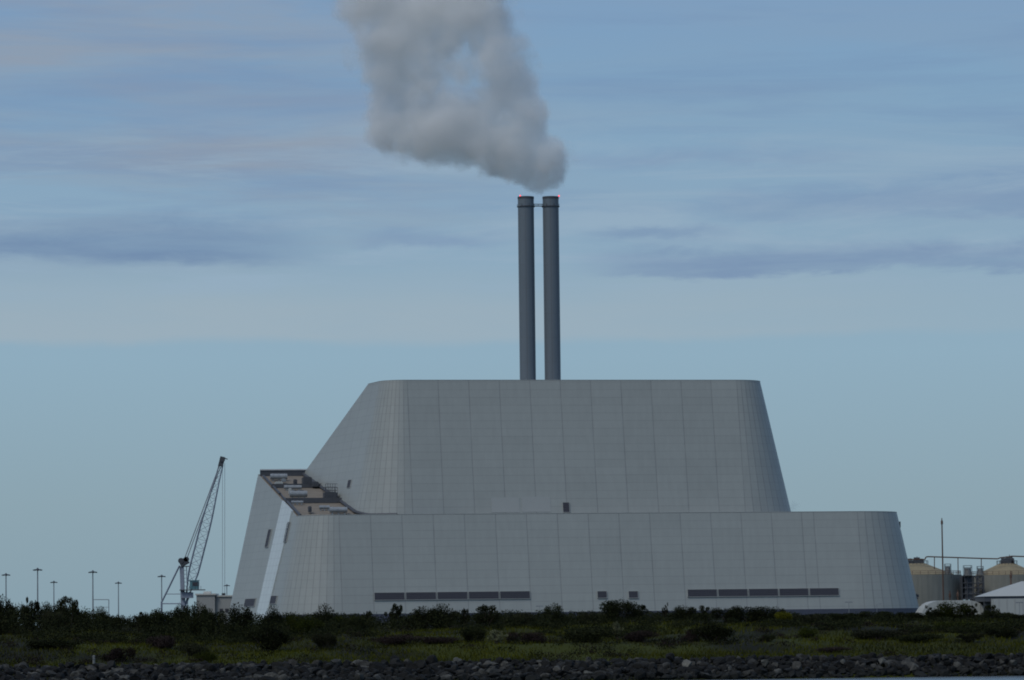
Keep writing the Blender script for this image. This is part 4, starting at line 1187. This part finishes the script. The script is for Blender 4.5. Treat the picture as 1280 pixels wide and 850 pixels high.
for row in range(19):
    t_ = .06 + .99 * row / 18
    x = -95.0
    while x < 95:
        sz = rg.choice((.32, .38, .44, .5, .62, .8, 1.1)) * rg.uniform(.85, 1.2)
        if row > 16: sz *= .75
        x += sz * 1.3
        yy = shore(x) + t_ * (560.5 - shore(x)) + rg.uniform(-.7, .7)
        spots.append((sz, x, yy))
vis = [s_ for s_ in spots if abs(s_[1]) < 75]
vis.sort(key=lambda s_: -s_[0])
big = set(id(s_) for s_ in vis[:290])
rb_ = MB()
first = True
for s_ in spots:
    sz, x, yy = s_
    z = hgt(x, yy) + sz * rg.uniform(.05, .4)
    rot = Matrix.Rotation(rg.uniform(0, 2 * pi), 3, 'Z') @ Matrix.Rotation(rg.uniform(-1.1, 1.1), 3, 'X')
    k = rg.randrange(14)
    if id(s_) in big:
        o = bpy.data.objects.new('boulder', rmesh[k]); COL.objects.link(o)
        o.matrix_world = Matrix.Translation((x, yy, z)) @ rot.to_4x4() @ Matrix.Scale(sz, 4)
        prop(o, 'rough dark grey boulder piled in the rock armour along the water', 'boulder', 'boulders of the shore rock armour')
    else:
        vs, fs = rocks[k]; rb_.add([rot @ v * sz + Vector((x, yy, z)) for v in vs], fs)
single('armour_stones', rb_, M['rock'], 'smaller dark stones packed between the shore boulders', 'stones', kind='stuff')
for px, py, sz, lab in ((858, 831, 1.15, 'large pale boulder at the waterside below the right window band start'), (1053, 828, .8, 'pale squarish boulder among dark rocks right of centre'),
                        (1102, 827, 1.0, 'whitish boulder below the right corner of the plant'), (956, 829, .95, 'flat pale boulder below the middle of the right window band'),
                        (572, 825, .8, 'pale boulder at the top of the rocks below the left window band'), (1267, 829, .85, 'pale upright boulder near the right edge of the photo'),
                        (736, 841, .75, 'light stone low in the rocks below the small square windows')):
    Y = 553 + (845 - py) * .3
    for _ in range(8):
        p = at(px, py, Y); Y += (p.z - hgt(p.x, Y) - .6 * sz) * 1.5
    o = bpy.data.objects.new('boulder', pmesh[rg.randrange(14)]); COL.objects.link(o)
    o.location = at(px, py, Y - .9); o.scale = (sz,) * 3; o.rotation_euler = (rg.uniform(-.4, .4), rg.uniform(-.4, .4), rg.uniform(0, 6))
    prop(o, lab, 'boulder', 'boulders of the shore rock armour')

# white marker post by the shore
Y = 566; p = at(117.3, 819.5, Y); z0_ = hgt(p.x, Y)
m_ = MB(); m_.tube((p.x, Y, z0_ - .2), (p.x, Y, p.z - .15), .2, .17, n=8); m_.lathe((p.x, Y, p.z - .15), [(.22, 0), (.22, .1), (.05, .2)], 8); m_.box((p.x, Y - .2, p.z - .4), (.3, .06, .25))
single('marker_post', m_, M['vent'], 'small white marker post at the top of the rocks near the left', 'post', loc=(p.x, Y, z0_))

# ------------------------------------------------------------------ view
S.view_settings.view_transform = 'Standard'; S.view_settings.look = 'None'
S.view_settings.exposure = 0.0; S.view_settings.gamma = 1.0; S.view_settings.use_curve_mapping = False
S.cycles.use_denoising = True
S.cycles.volume_bounces = 32; S.cycles.max_bounces = 32; S.cycles.diffuse_bounces = 3; S.cycles.transparent_max_bounces = 16
S.cycles.volume_step_rate = .25; S.cycles.volume_max_steps = 256
S.cycles.filter_width = 1.9
bpy.context.view_layer.update()
